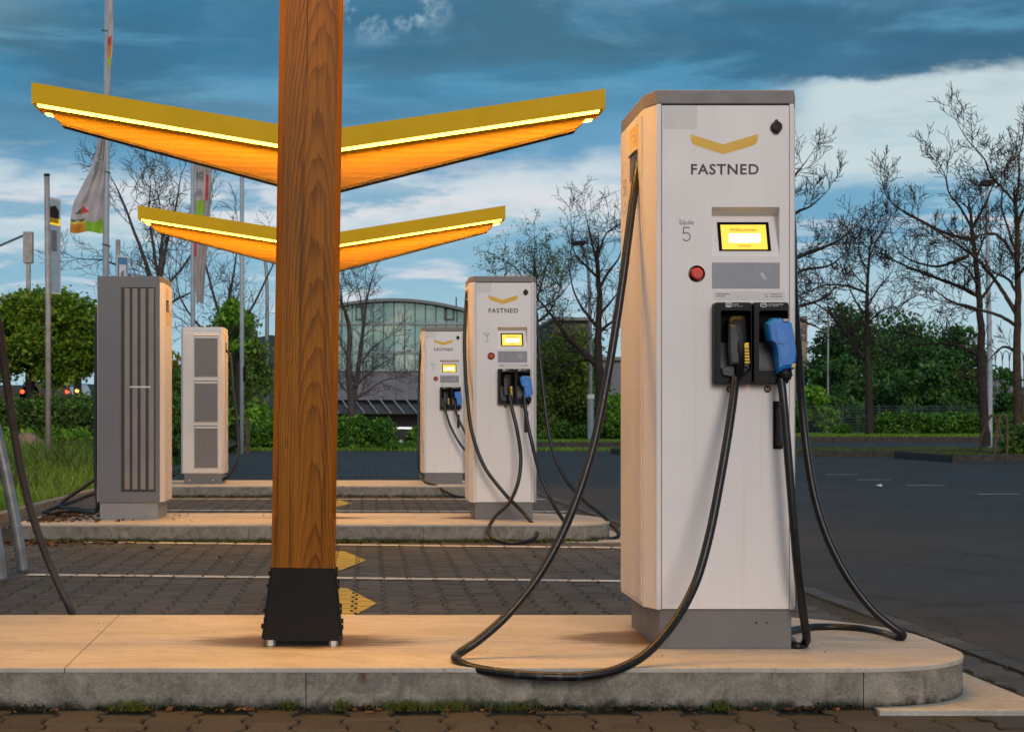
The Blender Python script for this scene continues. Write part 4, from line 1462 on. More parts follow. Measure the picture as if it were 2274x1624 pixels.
g4 = rear_cabinet(Vector((-1.878, 12.66, H)), 'tall grey charging cabinet with vertical vent slots, left on the middle island', False)
g2 = rear_cabinet(Vector((-2.03, 19.66, H)), 'white charging cabinet with three square filter vents, left on the far island', True)
c = [Vector((-1.878 - .268, 12.9, 1.75)), P(216, 700, 12.85), P(214, 800, 12.84), P(212, 900, 12.83), P(212, 1000, 12.82), P(214, 1090, 12.8), P(216, 1128, 12.78), P(206, 1138, 12.85), P(180, 1135, 12.9), P(150, 1133, 12.95), P(112, 1138, 12.9), P(96, 1135, 12.95),
     P(120, 1127, 13.15), P(165, 1112, 13.4), P(200, 1098, 13.6), P(225, 1090, 13.6), P(240, 1080, 13.5)]
cable(g4, c, .016)
c = [P(240, 1060, 13.5), P(215, 1062, 13.5), P(180, 1085, 13.4), P(140, 1112, 13.3), P(132, 1126, 13.2), P(165, 1128, 13.05), P(205, 1132, 13.0), P(235, 1120, 13.1)]
cable(g4, c, .016)
c = [Vector((-2.03 + .270, 19.9, 1.765)), P(512, 790, 19.9), P(517, 850, 19.85), P(525, 920, 19.8), P(530, 985, 19.75), P(526, 1025, 19.7), P(513, 1050, 19.7), P(500, 1061, 19.72), P(490, 1064, 19.95), P(480, 1060, 20.3)]
cable(g2, c, .016)
c = [P(410, 1036, 20.2), P(400, 1040, 20.1), P(390, 1052, 19.9), P(381, 1056, 19.8), P(372, 1060, 19.9), P(390, 1058, 20.2)]
cable(g2, c, .016)
# the cabinet of the near island stands just outside the picture; its cable hangs into it
g6 = copy_tree(g4)
g6.location = (-1.72, 5.515, H)
for ch_ in list(g6.children):
    if ch_.name.startswith('cable'):
        bpy.data.objects.remove(ch_)
g6['label'] = 'charging cabinet whose thick worn cable hangs into view at the left edge'
c = [Vector((-1.72 + .270, 5.76, 1.75)), P(-40, 600, 6.0), P(-8, 700, 6.15), P(8, 800, 6.30), P(22, 900, 6.42), P(42, 1020, 6.52), P(68, 1130, 6.58), P(100, 1225, 6.62), P(132, 1300, 6.64), P(158, 1355, 6.65), P(172, 1400, 6.68), P(170, 1418, 6.78), P(120, 1405, 7.0), P(20, 1395, 7.05)]
c = c[:-3] + [Vector((P(172, 1404, 6.72).x, 6.72, .03)), Vector((-1.35, 6.95, .02)), Vector((-1.9, 7.1, .02))]
cable(g6, c, .0165, 'rubber_grey')

# ================================================================== TIMBER CANOPIES
def canopy_tree(loc, ry, rz, label, lamps=True):
    r = empty('timber_canopy', loc, label, 'canopy', 'yellow timber charging canopies', rz=rz, ry=ry)
    hw, ch_ = .110, .019
    zt, zb = 3.00, .27
    # post with chamfered arrises that stop short of the foot
    def sec(h, c):
        return [(-h + c, -h), (h - c, -h), (h, -h + c), (h, h - c), (h - c, h), (-h + c, h), (-h, h - c), (-h, -h + c)]
    V, F = [], []
    lv = [(zb, hw, .0035), (zb + .13, hw, .0035), (zb + .19, hw, ch_), (zt, hw, ch_)]
    for z, h, c_ in lv:
        V += [(x, y, z) for x, y in sec(h, c_)]
    for k in range(len(lv) - 1):
        F += [(k * 8 + i, k * 8 + (i + 1) % 8, (k + 1) * 8 + (i + 1) % 8, (k + 1) * 8 + i) for i in range(8)]
    F += [tuple(range(7, -1, -1)), tuple(range(24, 32))]
    build('post', (V, F), 'post_wood', r)
    # steel shoe: tapering plates, bolts, levelling nuts
    sh = merge(prism_y([(-.105, .268), (.105, .268), (.133, .022), (-.133, .022)], -.112, -.104), prism_y([(-.105, .268), (.105, .268), (.133, .022), (-.133, .022)], .104, .112))
    side = []
    for s in (-1, 1):
        a = [(s * .106, .266), (s * .112, .266), (s * .140, .024), (s * .134, .024)]
        side.append(prism_y(a, -.103, .103))
    side.append(box(-.132, .132, -.103, .103, .022, .032))
    side.append(box(-.100, .100, -.100, .100, .2, .268))
    shoe = build('post_shoe', merge(sh, *side), 'shoe', r)
    for s in (-1, 1):
        for z, x in ((.250, .108), (.205, .114), (.120, .124), (.066, .130)):
            for y in (-.085, .085):
                build('bolt', box(min(s * x, s * (x + .012)), max(s * x, s * (x + .012)), y - .008, y + .008, z - .008, z + .008), 'shoe', shoe)
        for y in (-.095, .095):
            build('nut', prism_z([(s * .108 + .016 * math.cos(rad(60 * i)), y + .016 * math.sin(rad(60 * i))) for i in range(6)], 0, .021), 'nut', shoe)
    # arms
    sl = .159
    L = 2.245
    zc = 3.17 - H
    for s in (-1, 1):
        # tapering beam
        xi, xo = .0 + .004, 2.06
        top = lambda x: zc + sl * x - .157
        pts = [(xi, top(xi)), (L - .13, top(L - .13)), (L - .13, top(L - .13) - .035), (xo + .03, top(xo) - .065), (xo - .02, top(xo) - .105), (xi, 2.70 - H)]
        beam = build('beam', prism_y([(s * x, z) for x, z in pts], -.075, .075), 'beam_wood', r, bevel=.004)
        ed = [(xi, 2.70 - H - .0155), (xo - .02, top(xo) - .105 - .0145), (xo - .02, top(xo) - .1065), (xi, 2.70 - H - .0015)]
        build('beam_edge', prism_y([(s * x, z) for x, z in ed], -.078, .078), 'bark_warm', beam)
        # fascia: folded yellow sheet on both faces and the end
        for ya, yb in ((-.215, -.211), (.211, .215)):
            f_ = [(0, zc - .158), (L, zc + sl * L - .158), (L, zc + sl * L), (0, zc)]
            build('fascia', prism_y([(s * x, z) for x, z in f_], ya, yb), 'fascia', r)
        build('fascia_end', box(min(s * L, s * (L + .004)), max(s * L, s * (L + .004)), -.215, .215, zc + sl * L - .158, zc + sl * L), 'fascia', r)
        rf = [(0, zc - .002), (L, zc + sl * L - .002), (L, zc + sl * L - .012), (0, zc - .012)]
        build('top_sheet', prism_y([(s * x, z) for x, z in rf], -.2105, .2105), 'fascia', r)
        # light strips under the fascia, in front of and behind the beam
        for y in (-.183, .183):
            q = [(.05, zc + sl * .05), (L - .04, zc + sl * (L - .04))]
            bar = lambda za, zb_, ya, yb: prism_y([(s * q[0][0], q[0][1] + za), (s * q[1][0], q[1][1] + za), (s * q[1][0], q[1][1] + zb_), (s * q[0][0], q[0][1] + zb_)], ya, yb)
            st_ = build('light_strip', merge(bar(-.1745, -.158, y - .027, y - .0235), bar(-.1745, -.158, y + .0235, y + .027)), 'led_edge', r)
            vv = [(s * q[0][0], y - .023, q[0][1] - .1655), (s * q[0][0], y + .023, q[0][1] - .1655), (s * q[1][0], y + .023, q[1][1] - .1655), (s * q[1][0], y - .023, q[1][1] - .1655)]
            build('diffuser', (vv, [(0, 1, 2, 3)] if s > 0 else [(3, 2, 1, 0)]), 'led', st_)
            build('strip_back', bar(-.1645, -.159, y - .023, y + .023), 'steel', st_)
    return r


canopy_tree((-.234, 5.69, H), rad(.85), rad(1.0), 'tall timber post in the centre foreground standing in a black steel shoe')
canopy_tree((-.418, 12.93, H), rad(.38), rad(1.2), 'larger lit yellow V-shaped canopy on the timber post of the middle island')
canopy_tree((-.585, 20.05, H), rad(0), rad(0.), 'smaller lit yellow V-shaped canopy farther back, below the larger one')

# ================================================================== STEEL HOOPS, LEFT
for (pts, lb) in (([(52, 1268), (43, 1210), (25, 1110), (2, 1000), (-25, 900), (-60, 850), (-110, 850), (-150, 900), (-180, 1000), (-205, 1110), (-215, 1262)], 'galvanised steel hoop rising from the pavers at the left edge, the rearmost of two'),
                  ([(4, 1290), (-4, 1220), (-22, 1120), (-45, 1010), (-72, 905), (-110, 855), (-160, 855), (-200, 905), (-230, 1010), (-255, 1120), (-262, 1285)], 'galvanised steel hoop whose foot just shows at the left edge, the nearer of two')):
    d = .91 * FPX / (pts[0][1] - 931)
    r = empty('steel_hoop', P(pts[0][0], pts[0][1], d), lb, 'bollard', 'steel hoops by the left edge')
    r.location.z = 0
    pp = [P(a, b, d) - r.location for a, b in pts]
    pp[0].z = -.01; pp[-1].z = -.01
    build('bent_tube', tube(catmull(pp, 6), .034, 16), 'steel', r, smooth=True)

# ================================================================== VEGETATION HELPERS
def leaf_cloud(name, n, blobs, size, m, parent=None, seed=1, surf=.55, clump=.16, per=10, flat=1., shape=4):
    """blobs: list of (cx,cy,cz,rx,ry,rz); leaf quads gathered in clumps, biased to the surface"""
    g = np.random.default_rng(seed)
    b = np.array(blobs, dtype=float)
    vol = b[:, 3] * b[:, 4] * b[:, 5]
    idx = g.choice(len(b), size=max(1, n // per), p=vol ** .75 / (vol ** .75).sum())
    d = g.normal(size=(len(idx), 3)); d /= np.linalg.norm(d, axis=1)[:, None]
    rr = g.uniform(0, 1, len(idx)) ** surf
    rr = .25 + .75 * rr
    lump = 1 + .16 * np.sin(d[:, 0] * 5 + idx) * np.cos(d[:, 2] * 6 + idx * 2)
    cc = b[idx, :3] + d * (rr * lump)[:, None] * b[idx, 3:6]
    cs = np.repeat(cc, per, axis=0)
    rad_ = np.repeat(np.minimum.reduce([b[idx, 3], b[idx, 4], b[idx, 5]]), per)
    p = cs + g.normal(size=cs.shape) * (clump * np.clip(rad_, .25, 2.2))[:, None] * np.array([1, 1, .7])
    k = len(p)
    a = g.normal(size=(k, 3)); a[:, 2] *= flat
    a /= np.linalg.norm(a, axis=1)[:, None]
    t = g.normal(size=(k, 3)); t -= a * (t * a).sum(1)[:, None]; t /= np.linalg.norm(t, axis=1)[:, None]
    u = np.cross(a, t)
    s = size * g.uniform(.55, 1.35, k)[:, None]
    v = np.stack([p - t * s, p - u * s * .55, p + t * s, p + u * s * .55], axis=1).reshape(-1, 3)
    f = np.arange(k * 4).reshape(k, 4)
    return npbuild(name, v, f, m, parent)


def blob_field(px0, px1, py0, py1, d, n, seed, rfrac=.22, dd=1.):
    """random blobs filling a picture-sized region at distance d -> world blobs"""
    g = random.Random(seed)
    out = []
    w = (px1 - px0) / FPX * d; h = (py1 - py0) / FPX * d
    for i in range(n):
        x = g.uniform(px0 + (px1 - px0) * rfrac * .5, px1 - (px1 - px0) * rfrac * .5); t = (x - px0) / (px1 - px0)
        top = py0 + (py1 - py0) * (.0 + .55 * abs(t - .5) ** 2 * 2.2)
        y = g.uniform(top + (py1 - py0) * .12, py1 - (py1 - py0) * .1)
        c = P(x, y, d + g.uniform(-dd, dd))
        r = min(w, h) * rfrac * g.uniform(.7, 1.25)
        out.append((c.x, c.y, c.z, r, r, r * g.uniform(.7, 1.)))
    return out


class Segs:
    def __init__(s): s.a = []; s.b = []; s.r0 = []; s.r1 = []; s.tips = []
    def add(s, a, b, r0, r1):
        s.a.append(a); s.b.append(b); s.r0.append(r0); s.r1.append(r1)
    def mesh(s, sides=4):
        A = np.array(s.a); B = np.array(s.b); r0 = np.array(s.r0)[:, None]; r1 = np.array(s.r1)[:, None]
        t = B - A; ln = np.linalg.norm(t, axis=1)[:, None]; t = t / np.maximum(ln, 1e-6)
        B = B + t * r1 * .5
        up = np.where(np.abs(t[:, 2:3]) < .9, np.array([[0, 0, 1.]]), np.array([[1., 0, 0]]))
        n = np.cross(t, up); n /= np.linalg.norm(n, axis=1)[:, None]
        m = np.cross(t, n)
        V = []
        for base, r in ((A, r0), (B, r1)):
            for k in range(sides):
                q = 2 * math.pi * k / sides
                V.append(base + (n * math.cos(q) + m * math.sin(q)) * r)
        V = np.stack(V, axis=1).reshape(-1, 3)
        N = len(A)
        off = (np.arange(N) * sides * 2)[:, None]
        F = []
        for k in range(sides):
            k2 = (k + 1) % sides
            F.append(np.array([k, k2, sides + k2, sides + k])[None, :] + off)
        return V, np.concatenate(F)


def grow(S_, p, d, length, r, level, g, up=.35, spread=.9, fan=3, rmin=.004):
    """recursive twig; p,d numpy"""
    n = 4 if level > 1 else 3
    step = length / n
    for i in range(n):
        d = d + g.normal(size=3) * .12 + np.array([0, 0, up * .22])
        d = d / np.linalg.norm(d)
        q = p + d * step
        r2 = max(rmin, r * (1 - .55 * (i + 1) / n) if i == n - 1 else r * (1 - .14 * (i + 1)))
        S_.add(p, q, r, r2)
        p, r = q, r2
        if level > 0 and i >= 0:
            for _ in range(fan if i == n - 1 else (1 if g.random() < .8 else 2)):
                side = g.normal(size=3); side -= d * side.dot(d); side /= np.linalg.norm(side)
                nd = d * (1 - .45 * spread) + side * spread * g.uniform(.5, 1.)
                nd /= np.linalg.norm(nd)
                grow(S_, p, nd, length * g.uniform(.45, .72), max(rmin, r * .62), level - 1, g, up, spread, fan, rmin)
    if level == 0:
        S_.tips.append(p)


def bare_tree(label, d, limbs, seed, twig=1., level=2, m='bark', every=1, rmin=.006, dens=1.0, depth=1.2, leaves=None, cat='tree', group=None, up=.35, name='bare_tree'):
    """limbs: (points in picture px, start radius m, end radius m); first limb is the trunk"""
    g = np.random.default_rng(seed)
    base = P(*limbs[0][0][0], d)
    root = empty(name, (base.x, base.y, base.z), label, cat, group)
    T, Bn = Segs(), Segs()
    b0 = np.array(base)
    ends = {}
    for li, (pts, r0, r1) in enumerate(limbs):
        dep = 0. if li == 0 else g.uniform(-depth, depth)
        n = len(pts)
        W_ = [np.array(P(pt[0], pt[1], d + dep * (i / (n - 1)) ** 1.)) for i, pt in enumerate(pts)]
        path = [np.array(v_) for v_ in catmull([Vector(w) for w in W_], 4)]
        N = len(path)
        for i in range(N - 1):
            ra = r0 + (r1 - r0) * i / (N - 1); rb = r0 + (r1 - r0) * (i + 1) / (N - 1)
            j = g.normal(size=3) * ra * .12
            path[i + 1] = path[i + 1] + j
            (T if li == 0 else Bn).add(path[i] - b0, path[i + 1] - b0, ra, rb)
            if level >= 0 and (li > 0 or i > N * .55):
                cnt = 1 if g.random() < dens else 0
                if dens > 1 and g.random() < dens - 1: cnt = 2
                for _ in range(cnt):
                    t = path[i + 1] - path[i]; t = t / np.linalg.norm(t)
                    side = g.normal(size=3); side[1] *= .7; side -= t * side.dot(t); side /= np.linalg.norm(side)
                    nd = t * .55 + side * .8 + np.array([0, 0, .25]); nd /= np.linalg.norm(nd)
                    grow(Bn, path[i + 1] - b0, nd, twig * g.uniform(.6, 1.2), max(rmin, rb * .38), level if li == 0 or i > N * .2 else level, g, up, .9, 2, rmin)
        if li > 0 or True:
            t = path[-1] - path[-2]; t /= np.linalg.norm(t)
            grow(Bn, path[-1] - b0, t, twig, r1, level, g, up, .8, 3, rmin)
    v_, f_ = T.mesh(8); npbuild('trunk', v_, f_, m, root, True)
    v_, f_ = Bn.mesh(4 if len(Bn.a) < 9000 else 3); npbuild('branches', v_, f_, m, root)
    if leaves:
        lm, ls, lp = leaves
        tp = np.array(Bn.tips)
        tp = np.repeat(tp, lp, axis=0) + g.normal(size=(len(tp) * lp, 3)) * ls * 2.2
        k = len(tp)
        a = g.normal(size=(k, 3)); a /= np.linalg.norm(a, axis=1)[:, None]
        t = g.normal(size=(k, 3)); t -= a * (t * a).sum(1)[:, None]; t /= np.linalg.norm(t, axis=1)[:, None]
        u = np.cross(a, t); s = ls * g.uniform(.5, 1.3, k)[:, None]
        vv = np.stack([tp - t * s, tp - u * s * .5, tp + t * s, tp + u * s * .5], axis=1).reshape(-1, 3)
        npbuild('leaves', vv, np.arange(k * 4).reshape(k, 4), lm, root)
    return root


def shrub(name, label, cat, px0, px1, py0, py1, d, m, n, size, seed, nb=14, rf=.3, dd=.6, group=None, trunk=False, boxy=False, base_z=None, per=8, clump=.16, surf=.55):
    """leafy mass standing at its own distance"""
    bz = P(0, py1, d).z if base_z is None else base_z
    cx = P((px0 + px1) / 2, 0, d).x
    r = empty(name, (cx, d, bz), label, cat, group)
    w = (px1 - px0) / FPX * d; h = EYE + (931 - py0) / FPX * d - bz
    g = random.Random(seed)
    bl = []
    if boxy:
        q = max(nb, int(w / (h * .5)))
        for i in range(q):
            x = -w / 2 + w * (i + .5) / q
            for zf in (.28, .66):
                rr = h * .36 * g.uniform(.85, 1.12)
                bl.append((x, g.uniform(-.1, .1) * dd, h * zf, max(rr, w / q * .75), dd, rr))
    else:
        for i in range(nb):
            t = g.uniform(-1, 1)
            top = h * (1 - .45 * abs(t) ** 2.2)
            rr = min(w, h) * rf * g.uniform(.65, 1.2)
            z = g.uniform(rr * .6, max(rr * .7, top - rr))
            bl.append((t * max(.02, w / 2 - rr * .8), g.uniform(-1, 1) * dd, z, rr, rr, rr * g.uniform(.75, 1.)))
    leaf_cloud('foliage', n, bl, size, m, r, seed, surf, clump, per)
    stem = []
    for i in range(6 if not trunk else 1):
        x = g.uniform(-w * .3, w * .3) if not trunk else 0
        stem.append(tube([(x * .4, 0, -.1), (x * .7, 0, h * .3), (x, 0, h * .62)], .02 * h + .01, 6))
    build('stems', merge(*stem), 'bark', r)
    return r


# ================================================================== LEFT SIDE: grass bank, maple, hedge, signs
bankpts = []
NXb, NYb = 26, 22
def bank_z(x, y):
    t = min(max((y - 15.5) / 13.5, 0), 1); s_ = min(max((-3.35 - x) / 1.2, 0), 1)
    return .015 + (.42 * t * t * (3 - 2 * t)) * s_ + .03 * math.sin(x * 2.1 + y) * s_
Vb = []
for j in range(NYb + 1):
    y = 12.2 + (54 - 12.2) * (j / NYb) ** 1.25
    for i in range(NXb + 1):
        xr = -3.34 if y < 21 else -3.34 - (y - 21) * .0195
        x = xr - 22 * (i / NXb) ** 1.5
        Vb.append((x, y, bank_z(x, y) if y < 45 else bank_z(x, 45)))
Fb = [(j * (NXb + 1) + i + 1, j * (NXb + 1) + i, (j + 1) * (NXb + 1) + i, (j + 1) * (NXb + 1) + i + 1) for j in range(NYb) for i in range(NXb)]
tag(build('grass_bank', (Vb, Fb), 'soil', smooth=True), 'grassy bank left of the charging lanes', kind='structure')
tag(build('verge', ([(-30, -12, -.02), (-3.3, -12, -.02), (-3.3, 12.4, -.02), (-30, 12.4, -.02)], [(0, 1, 2, 3)]), 'soil'), 'bare verge left of the lanes', kind='structure')
for i in range(24):
    y = 12.2 + i * .5
    if y > 20.8: break
    o = build('kerb_stone', box(-3.34, -3.24, y, y + .488, -.05, .085), 'kerb_pale', farp if y > 21 else bed, bevel=.008)


def blades(name, n, sampler, h, m, seed, label=None, w=.006, par=None, lean=.35):
    g = np.random.default_rng(seed)
    xyz = sampler(g, n)
    k = len(xyz)
    a = g.uniform(0, 2 * math.pi, k)
    hh = h * g.uniform(.4, 1.25, k)
    ww = w * g.uniform(.6, 1.5, k)
    ln = g.normal(size=(k, 2)) * lean * hh[:, None]
    p0 = xyz + np.stack([np.cos(a) * ww, np.sin(a) * ww, np.zeros(k)], 1)
    p1 = xyz - np.stack([np.cos(a) * ww, np.sin(a) * ww, np.zeros(k)], 1)
    mid = xyz + np.stack([ln[:, 0] * .35, ln[:, 1] * .35, hh * .6], 1)
    p2 = mid - np.stack([np.cos(a) * ww, np.sin(a) * ww, np.zeros(k)], 1) * .7
    p3 = mid + np.stack([np.cos(a) * ww, np.sin(a) * ww, np.zeros(k)], 1) * .7
    tp = xyz + np.stack([ln[:, 0], ln[:, 1], hh], 1)
    V = np.stack([p0, p1, p2, p3, tp, tp], 1).reshape(-1, 3)
    b = (np.arange(k) * 6)[:, None]
    F = np.concatenate([np.array([[0, 1, 2, 3]]) + b, np.array([[3, 2, 4, 5]]) + b])
    o = npbuild(name, V, F, m, par)
    return tag(o, label, None, None, 'stuff')


def s_bank(g, n):
    y = 14 + (31 - 14) * g.uniform(0, 1, n) ** 1.1
    x = np.where(y < 21, -3.38, -3.4 - (y - 21) * .02) - g.uniform(0, 1, n) ** 1.2 * (1.4 + y * .12)
    z = np.array([bank_z(a, b) for a, b in zip(x, y)])
    # bare, leafy patch near the kerb
    keep = (g.uniform(0, 1, n) < np.clip((y - 14.5) / 2.5 + (-3.4 - x) * .4, .05, 1))
    return np.stack([x, y, z], 1)[keep]
tag(blades('grass', 17000, s_bank, .15, 'grass', 11, 'bright spring grass on the bank by the sign pole', .010), cat='grass')

tag(blades('grass', 7000, lambda g, n: (lambda p: p[(np.sin(p[:, 0] * 2.3) + np.sin(p[:, 1] * 1.7) + g.normal(0, .4, len(p))) > .5])(s_bank(g, n)), .28, 'grass_dark', 12, 'taller rough tufts in the grass bank', .012, lean=.45), cat='grass')
tag(leaf_cloud('weeds', 5200, [(-4.2 - i * .55, 27.5 + (i % 3) * .5, bank_z(-4.5, 27) + .15, .5, .4, .22) for i in range(8)], .05, 'leaf_maple', None, 21), 'leafy weeds at the foot of the left hedge', 'plant', None, 'stuff')

hedge_l = shrub('hedge', 'tall untrimmed dark hedge along the back of the grass bank at the left', 'hedge', -130, 412, 878, 1000, 29.5, 'leaf_hedge', 30000, .042, 31, nb=26, dd=.55, boxy=True, base_z=.4)

# maple with a ball crown
mr = empty('maple_tree', (P(68, 0, 32).x, 32, .45), 'round-crowned green maple tree behind the left hedge', 'tree')
tk_ = tube([(0, 0, -.1), (.02, 0, .6), (-.02, 0, 1.3), (.03, 0, 2.0)], .11, 10, r1=.08)
br_ = [tube([(0, 0, 1.15 + i * .12), (.5 * math.cos(i * 1.3), .5 * math.sin(i * 1.3), 1.6 + i * .12), (.95 * math.cos(i * 1.3), .95 * math.sin(i * 1.3), 2.1 + i * .1)], .04, 6, r1=.012) for i in range(9)]
build('trunk', merge(tk_, *br_), 'bark', mr, smooth=True)
bl = []
gm = random.Random(5)
for i in range(34):
    a = gm.uniform(0, 2 * math.pi); e = gm.uniform(-.75, 1.); rr = (1 - e * e * .75) ** .5
    R = gm.uniform(.6, 1.0)
    bl.append((1.32 * R * rr * math.cos(a), 1.0 * R * rr * math.sin(a), 1.98 + e * .92 * R, .42, .42, .34))
leaf_cloud('crown', 40000, bl, .055, 'leaf_crown', mr, 6, .6, .26, 9, 1.6)
# darker shrubbery behind, under the crown
shrub('shrub', 'low dull shrubs behind the left hedge under the maple', 'shrub', 70, 420, 838, 905, 36, 'leaf_hedge', 9000, .06, 33, nb=16, dd=1., base_z=.2)
shrub('garden_tree', 'small yellow-green tree between the grey cabinet and the white cabinet', 'tree', 345, 402, 715, 850, 42, 'leaf_yellow', 2600, .06, 35, nb=9, dd=.5, trunk=True, base_z=.3, rf=.4)
shrub('shrub', 'tall dark shrub standing between the two left cabinets', 'shrub', 350, 420, 790, 1010, 31, 'leaf_hedge', 5200, .045, 36, nb=14, dd=.5, base_z=.3, rf=.42)

# parking sign on its pole
sp = empty('sign_pole', (P(107, 0, 24.3).x, 24.3, bank_z(P(107, 0, 24.3).x, 24.3)), 'thin steel sign pole with two blue-white parking panels seen edge-on, on the grass', 'sign pole')
hz = P(0, 392, 24.3).z - sp.location.z
build('pole', tube([(0, 0, -.1), (0, 0, hz * .5), (-.02, 0, hz)], .042, 14), 'steel_warm', sp, smooth=True)
build('pole_cap', tube([(-.02, 0, hz), (-.02, 0, hz + .04)], .046, 14), 'black', sp)


def turned_board(name, root, px0, px1, py0, py1, d, ang, m, border='whiteprint'):
    """a board seen obliquely: its real width follows from the angle to the view"""
    a = P(px0, py0, d) - root.location; z0 = P(0, py1, d).z - root.location.z
    w = (px1 - px0) / FPX * d / math.cos(ang)
    dx_, dy_ = math.cos(ang) * w, math.sin(ang) * w
    nx_, ny_ = -math.sin(ang), math.cos(ang)
    pts = [(a.x, a.y), (a.x + dx_, a.y + dy_), (a.x + dx_ + nx_ * .004, a.y + dy_ + ny_ * .004), (a.x + nx_ * .004, a.y + ny_ * .004)]
    o = build(name, prism_z(ccw(pts), z0, a.z), border, root, bevel=.001)
    o2 = build('sign_face', ([(a.x + dx_ * s_ - nx_ * .002, a.y + dy_ * s_ - ny_ * .002, z) for s_, z in ((.07, z0 + .03), (.93, z0 + .03), (.93, a.z - .03), (.07, a.z - .03))], [(0, 1, 2, 3)]), m, o)
    return o, (a, dx_, dy_, nx_, ny_, z0)
o, (a, dx_, dy_, nx_, ny_, z0) = turned_board('upper_panel', sp, 104, 125, 436, 580, 24.25, rad(68), 'sign_pale')
on = lambda s_, z, l=.004: (a.x + dx_ * s_ - nx_ * l, a.y + dy_ * s_ - ny_ * l, z)
zz = lambda py: P(0, py, 24.25).z - sp.location.z
build('car_pictogram', ([on(.15, zz(492)), on(.85, zz(492)), on(.85, zz(462)), on(.6, zz(452)), on(.15, zz(458))], [(0, 1, 2, 3, 4)]), 'bark', o)
build('reflective_band', ([on(.05, zz(496)), on(.95, zz(496)), on(.95, zz(481)), on(.05, zz(481))], [(0, 1, 2, 3)]), emis('emissive band', (1., .62, .02), .9), o)  # reflected light painted in as emission; the band is no lamp
build('panel_mark', ([on(.3, zz(555)), on(.7, zz(555)), on(.7, zz(508)), on(.3, zz(508))], [(0, 1, 2, 3)]), 'greyprint', o)
o, (a, dx_, dy_, nx_, ny_, z0) = turned_board('lower_panel', sp, 104, 125, 572, 650, 24.25, rad(68), 'sign_pale')
for py in (598, 625):
    build('text_line', ([on(.3, zz(py + 6)), on(.8, zz(py + 6)), on(.8, zz(py)), on(.3, zz(py))], [(0, 1, 2, 3)]), 'panel_line', o)
sp2 = empty('sign_pole', (P(262, 0, 26).x, 26, .3), 'short grey pole with a blue and white parking sign just above the grey cabinet', 'sign pole')
build('pole', tube([(0, 0, -.1), (0, 0, P(0, 532, 26).z - .3)], .038, 12), 'steel_warm', sp2, smooth=True)
o, (a, dx_, dy_, nx_, ny_, z0) = turned_board('sign_board', sp2, 259, 281, 566, 640, 25.9, rad(50), 'sign_blue')
zz = lambda py: P(0, py, 25.9).z - sp2.location.z
v2, f2 = stroke([(.5, zz(625))] + [(.5, zz(588))] + [(.72, zz(583)), (.85, zz(600)), (.72, zz(612)), (.5, zz(612))], .0)
build('pictogram', merge(([on(.2, zz(632)), on(.8, zz(632)), on(.8, zz(586)), on(.2, zz(586))], [(0, 1, 2, 3)])), 'whiteprint', o)
build('pump_symbol', ([on(.35, zz(632), .006), on(.6, zz(632), .006), on(.6, zz(598), .006), on(.35, zz(604), .006)], [(0, 1, 2, 3)]), 'greyprint', o)

# signal mast
tm = empty('signal_mast', (P(63, 0, 40).x, 40, .3), 'dark signal mast with a box head and side arm above the maple crown', 'signal mast')
bx = P(63, 0, 40).x
zt_ = P(0, 515, 40).z - .3
build('mast', box(-.05, .05, -.05, .05, -.2, P(0, 582, 40).z - .3), 'steel_warm', tm)
build('head', box(-.115, .115, -.09, .09, P(0, 584, 40).z - .3, zt_), 'steel_warm', tm, bevel=.006)
build('side_arm', tube([(-.11, 0, P(0, 522, 40).z - .3), (-.7, 0, P(0, 545, 40).z - .3), (-1.3, 0, P(0, 562, 40).z - .3)], .03, 8), 'steel', tm)

# flag poles
def flagpole(px, d, r, label, ptop=-80, base=.3, arm=False):
    o = empty('flag_pole', (P(px, 0, d).x, d, base), label, 'flag pole', 'flag poles behind the cabinets')
    h = P(0, ptop, d).z - base
    dxp = 5 / FPX * d * (1 if px < 300 else 0)
    build('pole', tube([(0, 0, -.1), (dxp * .5, 0, h * .5), (dxp * 1.2, 0, h)], r, 14, r1=r * .92), 'steel_pale', o, smooth=True)
    return o
fp1 = flagpole(233, 27, .057, 'tall grey flag pole with two limp cloth banners, left of the timber post', -60)
fp2 = flagpole(428, 33, .048, 'grey flag pole above the white cabinet carrying a printed banner', 300)
fp3 = flagpole(537, 44, .062, 'plain pale grey pole without a banner, nearest the timber post', 340, 0.)
for z_ in (P(0, 830, 44).z,):
    build('clamp', tube([(0.07, -.02, z_ - .2), (0.07, -.02, z_ + .2)], .05, 8), 'black', fp3)
for py in (70, 218, 382, 544):
    zc_ = P(0, py, 27).z - .3
    build('ring', tube([(.02 + .075 * math.cos(t_ * math.pi / 6), .075 * math.sin(t_ * math.pi / 6), zc_ - .02 * math.cos(t_ * math.pi / 6)) for t_ in range(13)], .006, 6, False), 'black', fp1)


